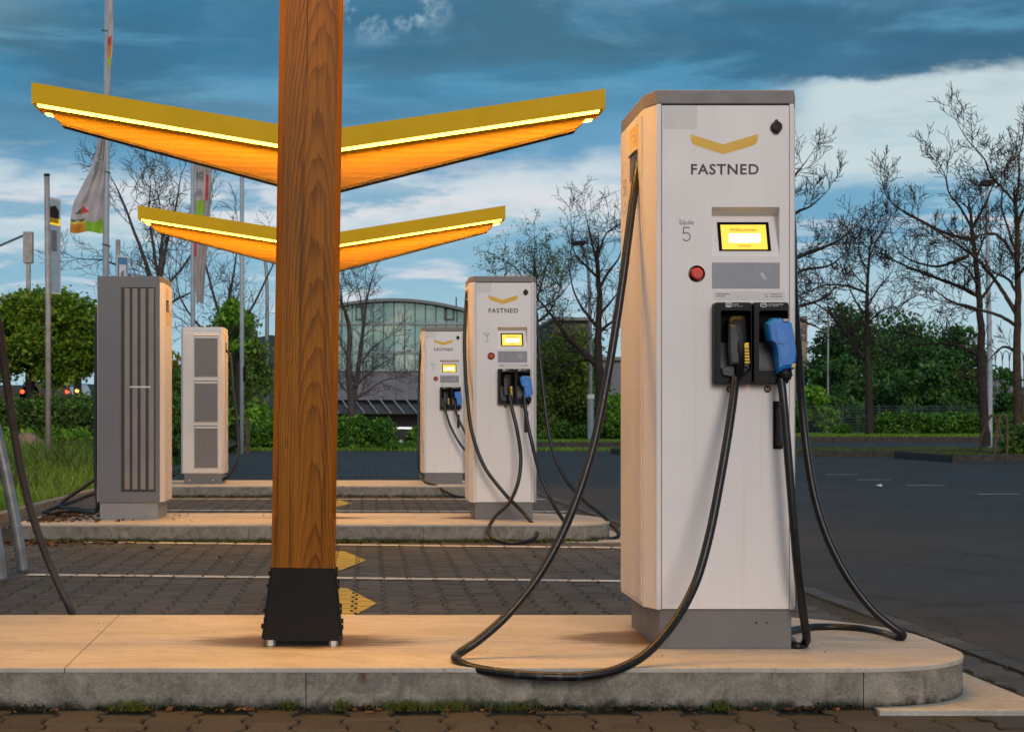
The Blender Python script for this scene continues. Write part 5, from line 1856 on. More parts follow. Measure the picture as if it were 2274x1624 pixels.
def cloth(name, root, rows, d, m, fold=.05, ncol=10, label=None, cols=None, seed=0):
    """rows: (py, px_left, px_right); wavy cloth sheet with real folds"""
    V = []
    for k, (py, a, b) in enumerate(rows):
        for i in range(ncol + 1):
            t = i / ncol
            p = P(a + (b - a) * t, py + 2.2 * math.sin(t * 9 + seed), d + fold * math.sin(t * 11 + py * .02 + seed) * (.4 + t * .6) + .015 * math.sin(py * .11 + t * 3))
            V.append(tuple(p - root.location))
    F = [(k * (ncol + 1) + i, (k + 1) * (ncol + 1) + i, (k + 1) * (ncol + 1) + i + 1, k * (ncol + 1) + i + 1) for k in range(len(rows) - 1) for i in range(ncol)]
    me = bpy.data.meshes.new(name); me.from_pydata(V, [], F)
    ms = m if isinstance(m, list) else [m]
    for q in ms: me.materials.append(M[q])
    if cols:
        for k in range(len(rows) - 1):
            for i in range(ncol):
                me.polygons[k * ncol + i].material_index = cols(k, i)
    me.polygons.foreach_set('use_smooth', [True] * len(me.polygons)); me.update()
    o = link(name, me)
    o.location = root.location
    return o
def interp(tab, n):
    ys_ = np.linspace(tab[0][0], tab[-1][0], n)
    return [(y, float(np.interp(y, [t[0] for t in tab], [t[1] for t in tab])), float(np.interp(y, [t[0] for t in tab], [t[2] for t in tab]))) for y in ys_]
rows = interp([(296, 219, 233), (340, 212, 234), (380, 199, 234), (420, 178, 234), (450, 163, 234), (480, 157, 234), (516, 155, 234)], 110)
def fc(k, i):
    py = rows[k][0]; t = (i + .5) / 40
    x = t * 78
    if 455 < py < 472 and abs(x - 25) < (py - 455) * 1.0: return 3 if x > 22 else 4
    if 472 <= py < 484 and 10 < x < 36: return 6 if (int(x * .8) % 3) else 0
    if 484 <= py < 489 + math.sin(x * .3) * 2 and x < 34: return 4
    if py > 489 and py < 495 and x < 34: return 5
    g_ = 488 + 6 * math.sin((x - 34) * .12) if x > 34 else 999
    if x > 34 - (py - 495) * .0 and py > g_ and not (x < 40 and py > 512): return 1
    if py >= 495 and x <= 36: return 2
    return 0
fl = cloth('flag', fp1, rows, 26.93, ['flag_white', 'flag_green', 'flag_orange', 'flag_red', 'flag_dark', 'yellow_sticker', 'flag_grey'], .07, 40, cols=fc)
tag(fl, 'limp off-white banner with a small red house above an orange and green foot', 'flag')
cl = [stroke([(tuple(P(a, b, 26.84) - fl.location)[0], tuple(P(a, b, 26.84) - fl.location)[2]) for a, b in pts_], .012) for pts_ in
      ([(arc(224, 348, 5, 7, 0, 360, 12)[i]) for i in range(13)], [(211, 372), (216, 360), (222, 366)], [(210, 378), (214, 372)])]
V_, F_ = merge(*[flat_y(q, -.17) for q in cl])
build('emblem', (V_, F_), 'flag_dark', fl)
rows2 = interp([(-60, 239, 251), (100, 239, 251), (215, 238, 243)], 30)
fl2 = cloth('flag', fp1, rows2, 26.9, ['flag_white', 'flag_red', 'flag_green', 'flag_orange'], .03, 6, cols=lambda k, i: 1 if 14 < k < 17 and i < 4 else 3 if 17 <= k < 20 and i < 4 else 2 if 20 <= k < 22 and i < 4 else 0)
tag(fl2, 'narrow furled banner high on the tall pole with a thin red and green print', 'flag')
rows3 = interp([(340, 432, 468), (400, 434, 470), (500, 432, 465), (600, 430, 456), (672, 436, 452)], 36)
def fc3(k, i):
    py = rows3[k][0]
    if 370 < py < 380: return 0
    if 380 <= py < 438 and i >= 7 and i < 9: return 2
    if 372 < py < 438 and 1 <= i < 9: return 1
    if 438 <= py < 475 and 1 <= i < 6: return 3
    if 520 < py < 560 and i < 2: return 2
    return 0
fl3 = cloth('flag', fp2, rows3, 32.9, ['flag_grey', 'flag_white', 'flag_red', 'flag_green'], .05, 11, cols=fc3)
tag(fl3, 'long grey-beige banner with a white, red and lime print hanging from the middle pole', 'flag')
for txt, a_, b_, y0, y1 in (('io', 437, 452, 396, 376), ('GEN', 436, 449, 433, 419)):
    A_ = P(a_, y0, 32.8) - fl3.location; B_ = P(b_, y1, 32.8) - fl3.location
    build('lettering', flat_y(font_text(txt, A_.x, B_.x, A_.z, B_.z), A_.y), 'print', fl3)

# bent street lamp near the post, others
def lamp(pts, d, r, label, head, base=0., m='steel'):
    o = empty('street_lamp', (P(pts[0][0], 0, d).x, d, base), label, 'street lamp', 'street lamps round the car park')
    pp = [P(a, b, d) - o.location for a, b in pts]; pp[0].z = -.1
    build('pole', tube(catmull(pp, 5), r, 10, r1=r * .6), m, o, smooth=True)
    e = pp[-1]; hx, hz_ = head
    outl = [(e.x - hx, e.z - hz_ * .2), (e.x - hx * .7, e.z + hz_ * .8), (e.x + hx * .7, e.z + hz_ * .8), (e.x + hx, e.z + hz_ * .1), (e.x + hx * .8, e.z - hz_ * .4), (e.x - hx * .8, e.z - hz_ * .5)]
    build('lamp_head', prism_y(outl, -.18, .18), 'bark', o, bevel=.01)
    return o
lamp([(593, 935), (592, 800), (593, 680), (591, 600), (586, 570), (578, 556)], 56, .075, 'thin bent lamp post close to the left edge of the timber post', (.2, .09))
l2 = lamp([(1311, 935), (1311, 800), (1309, 680), (1306, 600), (1298, 560), (1290, 545), (1286, 541)], 60, .075, 'slender curved street lamp between stations 3 and 5', (.25, .12))
build('notice_box', box(-.12, .12, -.13, .13, P(0, 885, 60).z, P(0, 875, 60).z), 'whiteprint', l2)
build('pole_sleeve', tube([(0, 0, -.1), (0, 0, P(0, 885, 60).z)], .12, 10), 'steel_pale', l2)
lamp([(2196, 1000), (2197, 800), (2193, 600), (2191, 408)], 45.5, .085, 'tall pale street lamp with a flat head between the two big bare trees', (.17, .12), 0.0, 'steel_pale')
lamp([(1838, 940), (1838, 800), (1838, 700), (1838, 664)], 90, .07, 'far thin grey lamp post right of station 5', (.12, .08))

# small reddish stakes and bits near the pale pole
st_ = empty('timber_stakes', P(548, 1004, 44), 'two short weathered timber stakes leaning by the pale pole', 'stakes')
for a, w_ in ((546, 7), (552, 5)):
    q = P(a, 0, 44).x - st_.location.x
    build('stake', box(q, q + w_ / FPX * 44 * .6, -.04, .04, -.05, (1004 - (925 if a == 546 else 932)) / FPX * 44), 'timber', st_)

# boulder and litter on the bank
bo = build('boulder', pillow_y([(-.28, 0), (-.2, .12), (-.02, .2), (.12, .16), (.26, .04), (.24, -.08), (-.25, -.08)], [(.2, .6), (.12, 1.), (-.1, 1.), (-.2, .7)]), 'stone', None, loc=(P(60, 0, 27).x, 27, bank_z(-5.6, 27) + .08))
tag(bo, 'tan boulder lying in the grass in front of the left hedge', 'boulder')


def litter(px, py, s_, label, m='litter', z=0.005, d=None, seed=0):
    p = G(px, py, z) if d is None else P(px, py, d)
    g = random.Random(px * 7 + seed)
    V = [(g.uniform(-s_, s_), g.uniform(-s_, s_) * .6, g.uniform(0, s_ * .7)) for _ in range(9)]
    bm = bmesh.new()
    for q in V: bm.verts.new(q)
    bmesh.ops.convex_hull(bm, input=bm.verts)
    me = bpy.data.meshes.new('litter'); bm.to_mesh(me); bm.free(); me.materials.append(M[m])
    o = link('litter', me, None, p)
    o.location.z = z
    return tag(o, label, 'litter', 'litter on the car park')
litter(1950, 1080, .055, 'crumpled white paper on the asphalt before the bay marks')
litter(1850, 979, .16, 'white scrap on the far strip of asphalt, leftmost')
litter(1918, 977, .13, 'pale crumpled bag on the far strip of asphalt')
litter(2050, 981, .13, 'white cup by the far median kerb')
litter(1843, 1003, .12, 'greyish scrap in front of the median kerb')
litter(40, 1092, .06, 'white and violet wrapper at the edge of the grass', d=17.6, z=bank_z(-3.8, 17.6) + .02)
litter(525, 985, .2, 'heap of white rubbish beside the pale pole')
litter(1268, 983, .14, 'small white box before the hedge right of station 3')
litter(515, 1250, .02, 'tan cigarette end on the pavers left of the post', 'stone')
litter(487, 1237, .022, 'brown snail shell on the pavers', 'dry')

# ---- dry leaves on the ground
def dry_leaves(name, n, sampler, size, label, seed, z=.006):
    g = np.random.default_rng(seed)
    p = sampler(g, n)
    k = len(p)
    a = g.uniform(0, 2 * math.pi, k); s = size * g.uniform(.5, 1.4, k)
    u = np.stack([np.cos(a) * s, np.sin(a) * s, g.uniform(-.35, .35, k) * s], 1)
    w = np.stack([-np.sin(a) * s * .6, np.cos(a) * s * .6, g.uniform(-.35, .35, k) * s], 1)
    p = p + np.array([0, 0, 1]) * (s * .3)[:, None]
    V = np.stack([p - u, p - w, p + u, p + w], 1).reshape(-1, 3)
    return tag(npbuild(name, V, np.arange(4 * k).reshape(k, 4), 'dry'), label, None, None, 'stuff')


def s_a(g, n):
    m_ = n // 3
    a = np.stack([-3.2 + g.exponential(.35, m_), 12.0 - g.exponential(.13, m_), np.full(m_, .004)], 1)
    b = np.stack([g.uniform(-3.3, -2.3, m_) + g.exponential(.15, m_), g.uniform(11.6, 14.5, m_), np.where(g.random(m_) < .0, H, .004)], 1)
    c_ = np.stack([-2.6 + g.exponential(.22, m_), g.uniform(12.3, 13.5, m_), np.full(m_, H + .003)], 1)
    return np.concatenate([a, b, c_])
tag(dry_leaves('dry_leaves', 1500, s_a, .022, 'brown dry leaves heaped at the left end of the middle island', 3), cat='leaves')
def s_b(g, n):
    a = np.stack([g.uniform(-1.5, 1.5, n), 5.09 - np.abs(g.normal(0, .035, n)), np.full(n, .004)], 1)
    b = np.stack([g.uniform(-3, 2.2, n), g.uniform(6.6, 12, n), np.full(n, .004)], 1)[:n // 2]
    c_ = np.stack([g.uniform(-2.6, 1.7, n), 12.05 - np.abs(g.normal(0, .06, n)), np.full(n, .004)], 1)
    return np.concatenate([a, b, c_])
tag(dry_leaves('dry_leaves', 700, lambda g, n: (lambda p: p + np.array([0, 0, .03]))(s_bank(g, n)), .03, 'brown leaves scattered through the grass bank', 9), cat='leaves')
tag(dry_leaves('dry_leaves', 150, s_b, .012, 'scattered brown leaves and twigs on the pavers and along the kerb feet', 4), cat='leaves')
# crumbs on the near slab
tag(dry_leaves('grit', 40, lambda g, n: np.stack([g.uniform(-1.2, 1.9, n), g.uniform(5.15, 6.45, n), np.full(n, H + .001)], 1), .004, 'tiny dark crumbs on the top of the near island', 5), cat='grit')

# ---- grass tufts and moss
def tuft_sampler(spots):
    def f(g, n):
        i = g.integers(0, len(spots), n)
        s_ = np.array(spots)[i]
        return np.stack([s_[:, 0] + g.normal(0, 1, n) * s_[:, 2], s_[:, 1] + g.normal(0, 1, n) * .008, np.full(n, 0.)], 1)
    return f
gx = lambda px: (px - 820) / FPX * 5.08
tag(blades('grass_tufts', 1100, tuft_sampler([(gx(285), 5.08, .035), (gx(300), 5.075, .02), (gx(880), 5.08, .03), (gx(905), 5.08, .02), (gx(965), 5.08, .03), (gx(1010), 5.08, .025), (gx(760), 5.085, .012),
                                                       (gx(1150), 5.085, .05), (gx(1600), 5.085, .02), (gx(640), 5.09, .015)]), .036, 'grass_dark', 15, 'grass tufts and moss at the foot of the near kerb', .0013, lean=.9), cat='grass')
tag(blades('grass_tufts', 2600, lambda g, n: np.stack([g.uniform(-2.5, 1.7, n) + 0, 12.055 + g.normal(0, .008, n), np.zeros(n)], 1), .022, 'grass_dark', 16, 'low moss and grass along the foot of the middle island', .004, lean=.7), cat='grass')
# moss clods along kerb feet
def clods(n, x0, x1, y, s_, seed):
    g = np.random.default_rng(seed)
    x = g.uniform(x0, x1, n); keep = (np.sin(x * 9) + np.sin(x * 23 + 1) + g.normal(0, .6, n)) > -.2; x = x[keep]; k = len(x)
    p = np.stack([x, np.full(k, y) - np.abs(g.normal(0, .008, k)), np.abs(g.normal(0, .006, k))], 1)
    a = g.normal(size=(k, 3)); a /= np.linalg.norm(a, axis=1)[:, None]; t = np.roll(a, 1, 1)[:, [1, 0, 2]]
    t = t - a * (t * a).sum(1)[:, None]; t /= np.linalg.norm(t, axis=1)[:, None]; u = np.cross(a, t); s = s_ * g.uniform(.4, 1.3, k)[:, None]
    return np.stack([p - t * s, p - u * s, p + t * s, p + u * s], 1).reshape(-1, 3)
V_ = np.concatenate([clods(3400, -1.6, 1.55, 5.096, .0055, 1), clods(3000, -2.6, 1.7, 12.08, .011, 2)])
tag(npbuild('moss', V_, np.arange(len(V_)).reshape(-1, 4), leaf_mat('moss', (.012, .012, .006), (.022, .024, .010), (.035, .034, .014), .1, .9)), 'dark moss and grit along the kerb feet', 'moss', None, 'stuff')
def s_j(g, n):
    y = g.uniform(6.55, 12, n); x = g.uniform(-2.6, 2.1, n)
    # snapped to the column joints
    x = np.round(x / PX - .5) * PX + PX / 2 + g.normal(0, .004, n)
    wgt = np.clip((.6 - x) / 3, .04, 1)
    cl_ = np.sin(x * 3 + y * 2.2) + np.sin(y * 4.1 - x * 5) + g.normal(0, .5, n)
    keep = (g.random(n) < wgt) & (cl_ > .5)
    return np.stack([x, y, np.full(n, -.006)], 1)[keep]
tag(blades('joint_moss', 16000, s_j, .010, 'grass_dark', 17, 'moss and seedlings growing in the paver joints', .0035, lean=.9), cat='moss')

# ================================================================== BACKGROUND, LEFT AND MIDDLE
bare_tree('bare spring tree with fine upright branches behind the grey cabinet', 46,
          [([(345, 980), (348, 800), (352, 640), (360, 560)], .13, .06),
           ([(352, 680), (330, 600), (300, 520), (270, 440), (250, 400)], .07, .015), ([(353, 640), (370, 540), (388, 470), (400, 400)], .06, .015),
           ([(352, 660), (300, 620), (240, 580), (180, 575)], .05, .012), ([(352, 620), (340, 540), (330, 470), (335, 410)], .05, .012),
           ([(354, 650), (400, 600), (450, 520), (470, 440)], .05, .012), ([(353, 600), (360, 500), (352, 440)], .04, .01), ([(352, 690), (400, 660), (450, 640)], .05, .012)], 41, .75, 2, 'bark_grey', rmin=.006, dens=.55)
bare_tree('bare tree with thin branches behind the white cabinet and flag poles', 50,
          [([(500, 980), (498, 860), (500, 760), (505, 680)], .13, .05),
           ([(500, 740), (470, 640), (450, 560), (440, 500)], .05, .012), ([(502, 700), (520, 600), (530, 520)], .05, .012), ([(500, 760), (560, 680), (600, 600), (620, 560)], .05, .012),
           ([(500, 780), (440, 720), (400, 660), (390, 600)], .05, .012)], 42, .8, 2, 'bark_grey', rmin=.006, dens=.55)
shrub('leafy_tree', 'loose fresh-leaved tree mass between the white cabinet and the timber post', 'tree', 385, 612, 655, 940, 53, 'leaf_spring', 19000, .085, 43, nb=30, dd=2., rf=.19, base_z=-.2, trunk=True, surf=.8, clump=.3)
shrub('leafy_tree', 'taller loose tree with gaps of sky just left of the timber post', 'tree', 470, 590, 612, 900, 50, 'leaf_maple', 5200, .08, 44, nb=16, dd=1.5, rf=.2, base_z=-.2, trunk=True, surf=.9, clump=.4)
shrub('hedge', 'dark clipped hedge between the pale pole and the timber post', 'hedge', 545, 640, 932, 992, 49, 'leaf_lush', 4200, .06, 45, nb=6, dd=.6, boxy=True, base_z=0.)
shrub('hedge', 'rounded green hedge right of the timber post in front of the glass building', 'hedge', 728, 868, 926, 992, 48.5, 'leaf_lush', 11000, .055, 46, nb=8, dd=.7, boxy=True, base_z=0.)
shrub('shrub', 'loose lower shrub at the right end of the rounded hedge', 'shrub', 850, 905, 972, 994, 47.5, 'leaf_lush', 2600, .05, 47, nb=6, dd=.4, base_z=0.)
shrub('shrub', 'small green shrub just left of station 1', 'shrub', 898, 948, 930, 990, 48.5, 'leaf_lush', 2600, .055, 48, nb=6, dd=.4, base_z=0.)
shrub('shrub', 'dark low shrub at the foot of the right edge of station 3', 'shrub', 1195, 1280, 930, 980, 62, 'leaf_lush', 4200, .065, 49, nb=8, dd=.6, base_z=0.)
shrub('shrub', 'dark low shrub left of the big hanging cable', 'shrub', 1262, 1330, 934, 980, 61, 'leaf_lush', 3000, .065, 50, nb=6, dd=.6, base_z=0.)
shrub('shrub', 'green shrub between the hanging cable and station 5', 'shrub', 1318, 1400, 922, 980, 61, 'leaf_lush', 4000, .065, 51, nb=8, dd=.6, base_z=0.)
tag(blades('grass', 9000, lambda g, n: np.stack([g.uniform(-5, 10, n), g.uniform(47, 48.2, n), np.zeros(n)], 1), .10, 'grass', 52, 'grass fringe at the foot of the hedges behind the car park', .014), cat='grass')
tag(blades('grass', 9000, lambda g, n: np.stack([g.uniform(4.5, 11, n), g.uniform(57.5, 60, n), np.full(n, .1)], 1), .10, 'grass', 53, 'grass strip under the shrubs between stations 3 and 5', .016), cat='grass')
build('verge_kerb', box(3.9, 11., 56.8, 57.0, -.1, .12), 'kerb', road)
build('verge_soil', box(3.9, 11., 57.0, 75, -.1, .1), 'soil', road)

bare_tree('two-stemmed bare tree in front of the glass building', 55,
          [([(780, 935), (777, 870), (775, 815), (774, 728), (766, 690)], .14, .05),
           ([(781, 930), (788, 870), (795, 815), (806, 728), (812, 680), (820, 640), (832, 600)], .10, .012),
           ([(774, 728), (762, 680), (757, 640)], .045, .012), ([(788, 858), (812, 835), (840, 812), (870, 795)], .05, .01), ([(785, 890), (815, 868), (850, 845), (885, 838)], .045, .01),
           ([(776, 800), (760, 770), (750, 740)], .04, .01), ([(795, 815), (830, 770), (862, 748)], .04, .01), ([(806, 728), (800, 660), (790, 620)], .04, .01), ([(779, 880), (755, 850), (745, 830)], .04, .01)],
          55, .7, 2, 'bark_grey', rmin=.006, dens=.6, up=.5)
bare_tree('bare tree with curved limbs standing between station 3 and station 5', 58,
          [([(1334, 935), (1332, 860), (1327, 790), (1328, 730), (1330, 650), (1325, 570)], .20, .07),
           ([(1328, 812), (1300, 785), (1270, 760), (1245, 728), (1225, 700), (1196, 665)], .12, .03), ([(1328, 728), (1305, 700), (1287, 675), (1272, 640), (1262, 590)], .07, .015),
           ([(1330, 640), (1350, 605), (1372, 575), (1385, 540)], .06, .015), ([(1330, 700), (1355, 670), (1380, 640)], .06, .015), ([(1325, 580), (1312, 530), (1301, 480)], .06, .012),
           ([(1328, 740), (1350, 720), (1385, 700), (1420, 660)], .07, .015), ([(1330, 620), (1300, 590), (1275, 560), (1268, 510)], .06, .012), ([(1329, 800), (1290, 800), (1250, 820), (1225, 850)], .05, .012), ([(1326, 570), (1345, 520), (1368, 500)], .05, .012)],
          56, .8, 2, 'bark', rmin=.007, dens=.55)
bare_tree('slim tree with small olive leaves rising above station 3', 64,
          [([(1180, 930), (1182, 800), (1186, 700), (1190, 620)], .16, .05), ([(1186, 700), (1170, 640), (1150, 600), (1120, 580)], .05, .012), ([(1188, 650), (1185, 590), (1188, 545)], .05, .012),
           ([(1188, 680), (1205, 620), (1215, 580)], .05, .012), ([(1186, 720), (1220, 690), (1240, 650), (1250, 600)], .05, .012), ([(1184, 740), (1140, 700), (1110, 640)], .05, .012), ([(1187, 690), (1240, 660), (1270, 620)], .04, .012)],
          57, .8, 1, rmin=.008, dens=1.3, leaves=('leaf_olive', .045, 16), name='leafing_tree')
shrub('leafy_tree', 'large green leafy tree behind station 3, left of the hanging cable', 'tree', 1150, 1335, 722, 945, 66, 'leaf_spring', 26000, .09, 58, nb=46, dd=2., rf=.2, base_z=0., trunk=True, surf=.7, clump=.25)
shrub('leafy_tree', 'loose taller spring-green tree in front of the brown flat-roofed building', 'tree', 1205, 1345, 690, 930, 70, 'leaf_spring', 9000, .085, 158, nb=26, dd=1.5, rf=.24, base_z=0., trunk=True, surf=.8, clump=.3)
shrub('leafy_tree', 'fresh green tree beside the left edge of station 5', 'tree', 1325, 1420, 850, 950, 64, 'leaf_maple', 4200, .08, 59, nb=10, dd=1.2, base_z=0., trunk=True)

# glass office building with a bowed roof
DB = 118.
B0 = P(870, 930, DB)
gb = empty('glass_office_building', (B0.x, DB, -1.0), 'office building with a bowed roof and a glass curtain wall, behind the bare tree', 'building')
def bl_(px, py): p = P(px, py, DB); return (p.x - B0.x, p.z + 1.0)
def arch(px): return 663 + 22 * ((px - 870) / 160.) ** 2
xs_ = [642 + 23.3 * i for i in range(19)]
mull, pan, tr = [], [], []
pane_me = None
wl = build('core_wall', box(bl_(638, 0)[0], bl_(1060, 0)[0], .6, 14, -.1, bl_(0, 699)[1]), 'cladding', gb)
for i in range(len(xs_) - 1):
    xa, xb = xs_[i] + 1, xs_[i + 1] - 1
    for (ya, yb) in ((716, None), (780, 721), (820, 784)):
        x0, z0 = bl_(xa, ya); x1, _ = bl_(xb, ya)
        t0 = bl_(xa, yb)[1] if yb else bl_(xa, arch(xa) + 4)[1]; t1 = bl_(xb, yb)[1] if yb else bl_(xb, arch(xb) + 4)[1]
        build('pane', ([(x0, .3, z0), (x1, .3 , z0), (x1, .3, t1), (x0, .3, t0)], [(0, 1, 2, 3)]), 'glass', gb)
for x in xs_:
    a, z0 = bl_(x - 1, 821); b, z1 = bl_(x + 1, arch(x) + 3)
    build('mullion', box(a, b, .12, .5, z0, z1), 'mullion', gb)
for y in (718.5, 782, 822):
    a, z = bl_(641, y); b, _ = bl_(1058, y)
    build('transom', box(a, b, .06, .5, z - .07, z + .09), 'frame_pale', gb)
for x, y in ((800, 690), (998, 690)):
    a, z0 = bl_(x - 11, y + 20); b, z1 = bl_(x + 11, y - 12)
    build('window_frame', merge(box(a, a + .1, -.02, .11, z0, z1), box(b - .1, b, -.02, .11, z0, z1), box(a + .1, b - .1, -.02, .11, z0, z0 + .1), box(a + .1, b - .1, -.02, .11, z1 - .1, z1)), 'mullion', gb)
ar = [bl_(x, arch(x)) for x in np.linspace(636, 1066, 30)]
build('roof', prism_y([(x, z) for x, z in ar] + [(x, z - .22) for x, z in ar[::-1]], -.5, 14), 'roof_edge', gb)
a, z0 = bl_(638, 887); b, z1 = bl_(1060, 823)
for i in range(14):
    xx = a + (b - a) * i / 14
    build('wall_panel', box(xx + .01, xx + (b - a) / 14 - .01, .2, .6, z0, z1), 'cladding', gb)
a, z0 = bl_(638, 919); b, z1 = bl_(1060, 889)
build('ground_floor', box(a, b, 3.5, 4, -.05, z1), 'window_dark', gb)
build('awning', ([(a, .6, z1), (b, .6, z1), (b, -2.6, z0 + .1), (a, -2.6, z0 + .1), (a, .6, z1 - .08), (b, .6, z1 - .08), (b, -2.6, z0), (a, -2.6, z0)], [(3, 2, 1, 0), (4, 5, 6, 7), (3, 7, 6, 2)]), 'window_dark', gb)
for i in range(14):
    px = 645 + i * 28.5
    p0, q0 = bl_(px, 890), bl_(px + 22, 918)
    build('awning_strut', tube([(p0[0], .0, p0[1] + .1), (q0[0], -2.75, q0[1] + .05)], .05, 6), 'steel_pale', gb)
build('roof_mast', tube([(bl_(1016, 0)[0], 2, bl_(0, 680)[1]), (bl_(1016, 0)[0], 2, bl_(0, 655)[1])], .05, 6), 'mullion', gb)

b2 = P(1250, 0, 105)
ob = empty('brown_office_block', (b2.x, 105, -1.), 'dark brown flat-roofed building half hidden by trees just right of station 3', 'building')
q = lambda px, py: ((px - 1250) / FPX * 105, P(0, py, 105).z + 1)
build('wall', box(q(1228, 0)[0], q(1306, 0)[0], 0, 10, -.1, q(0, 712)[1]), 'brownwall', ob)
build('roof', box(q(1226, 0)[0], q(1308, 0)[0], -.4, 10.2, q(0, 712)[1] + .002, q(0, 705)[1]), 'roof_edge', ob)
for i in range(5):
    x0 = 1230 + i * 15.2
    a, z0 = q(x0, 738); b, z1 = q(x0 + 13, 722)
    build('window', box(a, b, -.05, .05, z0, z1), 'window_dark', ob)
# grey wall piece seen right of it (behind the hanging cable)
wb = empty('grey_shed', (P(1345, 0, 98).x, 98, -1.), 'low grey shed behind the trees beside station 5', 'building')
build('wall', box(-2.2, 2.2, 0, 6, -.1, P(0, 800, 98).z + 1), 'cladding', wb)
build('roof', box(-2.4, 2.4, -.3, 6.2, P(0, 800, 98).z + 1.002, P(0, 792, 98).z + 1), 'roof_edge', wb)
ut = empty('church_tower', (P(1781, 0, 190).x, 190, -1.), 'pale sandstone tower just right of station 5', 'tower')
w_ = 11 / FPX * 190
zt_ = P(0, 702, 190).z + 1
build('wall', box(-w_, w_, 0, 2 * w_, -.1, zt_), 'sandstone', ut)
build('cornice', box(-w_ - .15, w_ + .15, -.15, 2 * w_ + .15, P(0, 722, 190).z + 1, P(0, 718, 190).z + 1), 'sandstone', ut)
for py in (712, 735, 752):
    for k in range(3):
        xx = -w_ * .6 + k * w_ * .6
        build('window', box(xx - .09, xx + .09, -.06, .02, P(0, py + 5, 190).z + 1, P(0, py - 5, 190).z + 1), 'window_dark', ut)

# parked car behind the hedge, on the lower yard
cr = empty('parked_car', (P(886, 0, 62).x, 62, -.82), 'silver car showing only its roof and side window behind the hedge left of station 1', 'car')
prof = [(-2.0, .35), (-1.95, .75), (-1.2, .92), (-.65, 1.38), (-.2, 1.47), (.7, 1.45), (1.35, 1.12), (1.95, .95), (2.05, .55), (2.0, .3)]
build('body', prism_y(prof, -.85, .85), 'car_silver', cr, bevel=.08)
build('side_window', prism_y([(-.95, .98), (-.52, 1.32), (-.15, 1.39), (.65, 1.37), (1.1, 1.08), (1.0, .98)], -.862, -.845), 'window_dark', cr)
for x in (-1.25, 1.3):
    w__ = build('wheel', prism_y(circle(x, .32, .32, 20), -.88, -.66), 'tyre', cr)
    build('rim', prism_y(circle(x, .32, .2, 12), -.89, -.875), 'steel', w__)

# far traffic at the left: cars seen through the gap under the maple
for (px, py, lb, mm, s_) in ((100, 876, 'distant dark car with glowing orange-red rear lights behind the left hedge', 'tail_red', .045), (36, 884, 'distant car with red rear lights farthest left behind the hedge', 'tail_red', .035)):
    d = 52
    c_ = empty('distant_car', (P(px, 0, d).x, d, -.1), lb, 'car', 'cars on the road behind the left hedge')
    zl = P(0, py, d).z + .1
    build('body', prism_y([(-.85, .3), (-.88, .9), (-.68, 1.35), (.68, 1.35), (.88, .9), (.85, .3)], 0, 3.9), 'window_dark', c_, bevel=.05)
    for s__ in (-.72, .72):
        build('tail_light', prism_y(circle(s__, 1.02, s_ * 1.5, 10), -.06, -.01), mm, c_)
    c_.location.z = zl - 1.02
    for s__ in (-.7, .7):
        build('wheel', box(s__ - .1, s__ + .1, .4, 1., -.0, .5), 'tyre', c_)
for (px, py, d, lb, mm, r_) in ((171, 867, 50, 'small glowing amber signal lamp right of the sign pole', 'amber_lamp', .055), (384, 862, 44, 'red signal lamp between the grey and the white cabinet', 'tail_red', .06)):
    s0 = empty('signal_lamp', (P(px, 0, d).x, d, .0), lb, 'signal lamp')
    zl = P(0, py, d).z
    build('post', tube([(0, .1, -.1), (0, .1, zl + .1)], .04, 8), 'steel_warm', s0)
    build('housing', box(-.11, .11, .02, .2, zl - .12, zl + .5), 'black', s0, bevel=.01)
    build('lens', prism_y(circle(0, zl, r_, 14), -.01, .018), mm, s0)

# ================================================================== RIGHT SIDE
med = tag(build('median_strip', merge(box(6.5, 40, 39.9, 40.05, -.02, .155)), 'kerb'), 'long kerbed median across the car park', kind='structure')
build('median_grass', box(6.5, 40, 40.06, 43.6, -.02, .135), 'soil', med)
for i in range(40):
    x = 6.5 + i * .85
    build('kerb_stone', box(x + .004, x + .846, 39.82, 39.96, -.02, .16 + .002 * (i % 2)), 'kerb', med)
build('kerb_rear', box(6.5, 40, 43.61, 43.75, -.02, .15), 'kerb', med)
tag(blades('grass', 12000, lambda g, n: np.stack([g.uniform(9.5, 18, n), g.uniform(40.1, 43.6, n), np.full(n, .13)], 1), .045, 'grass_dark', 60, 'thin yellowish grass on the car park median', .014), cat='grass')
lawn = tag(build('lawn', box(9.5, 60, 65.2, 108, -.02, .20), 'soil'), 'lawn under the far trees on the right', kind='structure')
for i in range(24):
    x = 9.5 + i * 1.3
    build('kerb_stone', box(x + .006, x + 1.294, 65.0, 65.18, -.02, .215), 'kerb', lawn)
tag(blades('grass', 16000, lambda g, n: np.stack([g.uniform(14, 30, n), 65.3 + g.uniform(0, 1, n) ** 1.5 * 12, np.full(n, .2)], 1), .10, 'grass', 61, 'green lawn strip in front of the clipped hedge on the right', .022), cat='grass')
isr = tag(build('planting_island', merge(prism_z([(12.55, 34.6), (24, 34.6), (24, 38.4), (12.9, 38.4), (12.4, 36.)], -.02, .10)), 'soil'), 'kerbed planting island at the right edge', kind='structure')
for i in range(10):
    x = 12.5 + i * 1.0
    build('kerb_stone', box(x + .004, x + .996, 34.42, 34.58, -.02, .165), 'kerb', isr)
build('kerb_side', box(12.38, 12.5, 34.42, 38.3, -.02, .16), 'kerb', isr)
tag(blades('grass', 9000, lambda g, n: np.stack([g.uniform(12.6, 16, n), g.uniform(34.7, 38.2, n), np.full(n, .1)], 1), .07, 'grass_dark', 62, 'rough grass on the planting island at the right edge', .012), cat='grass')

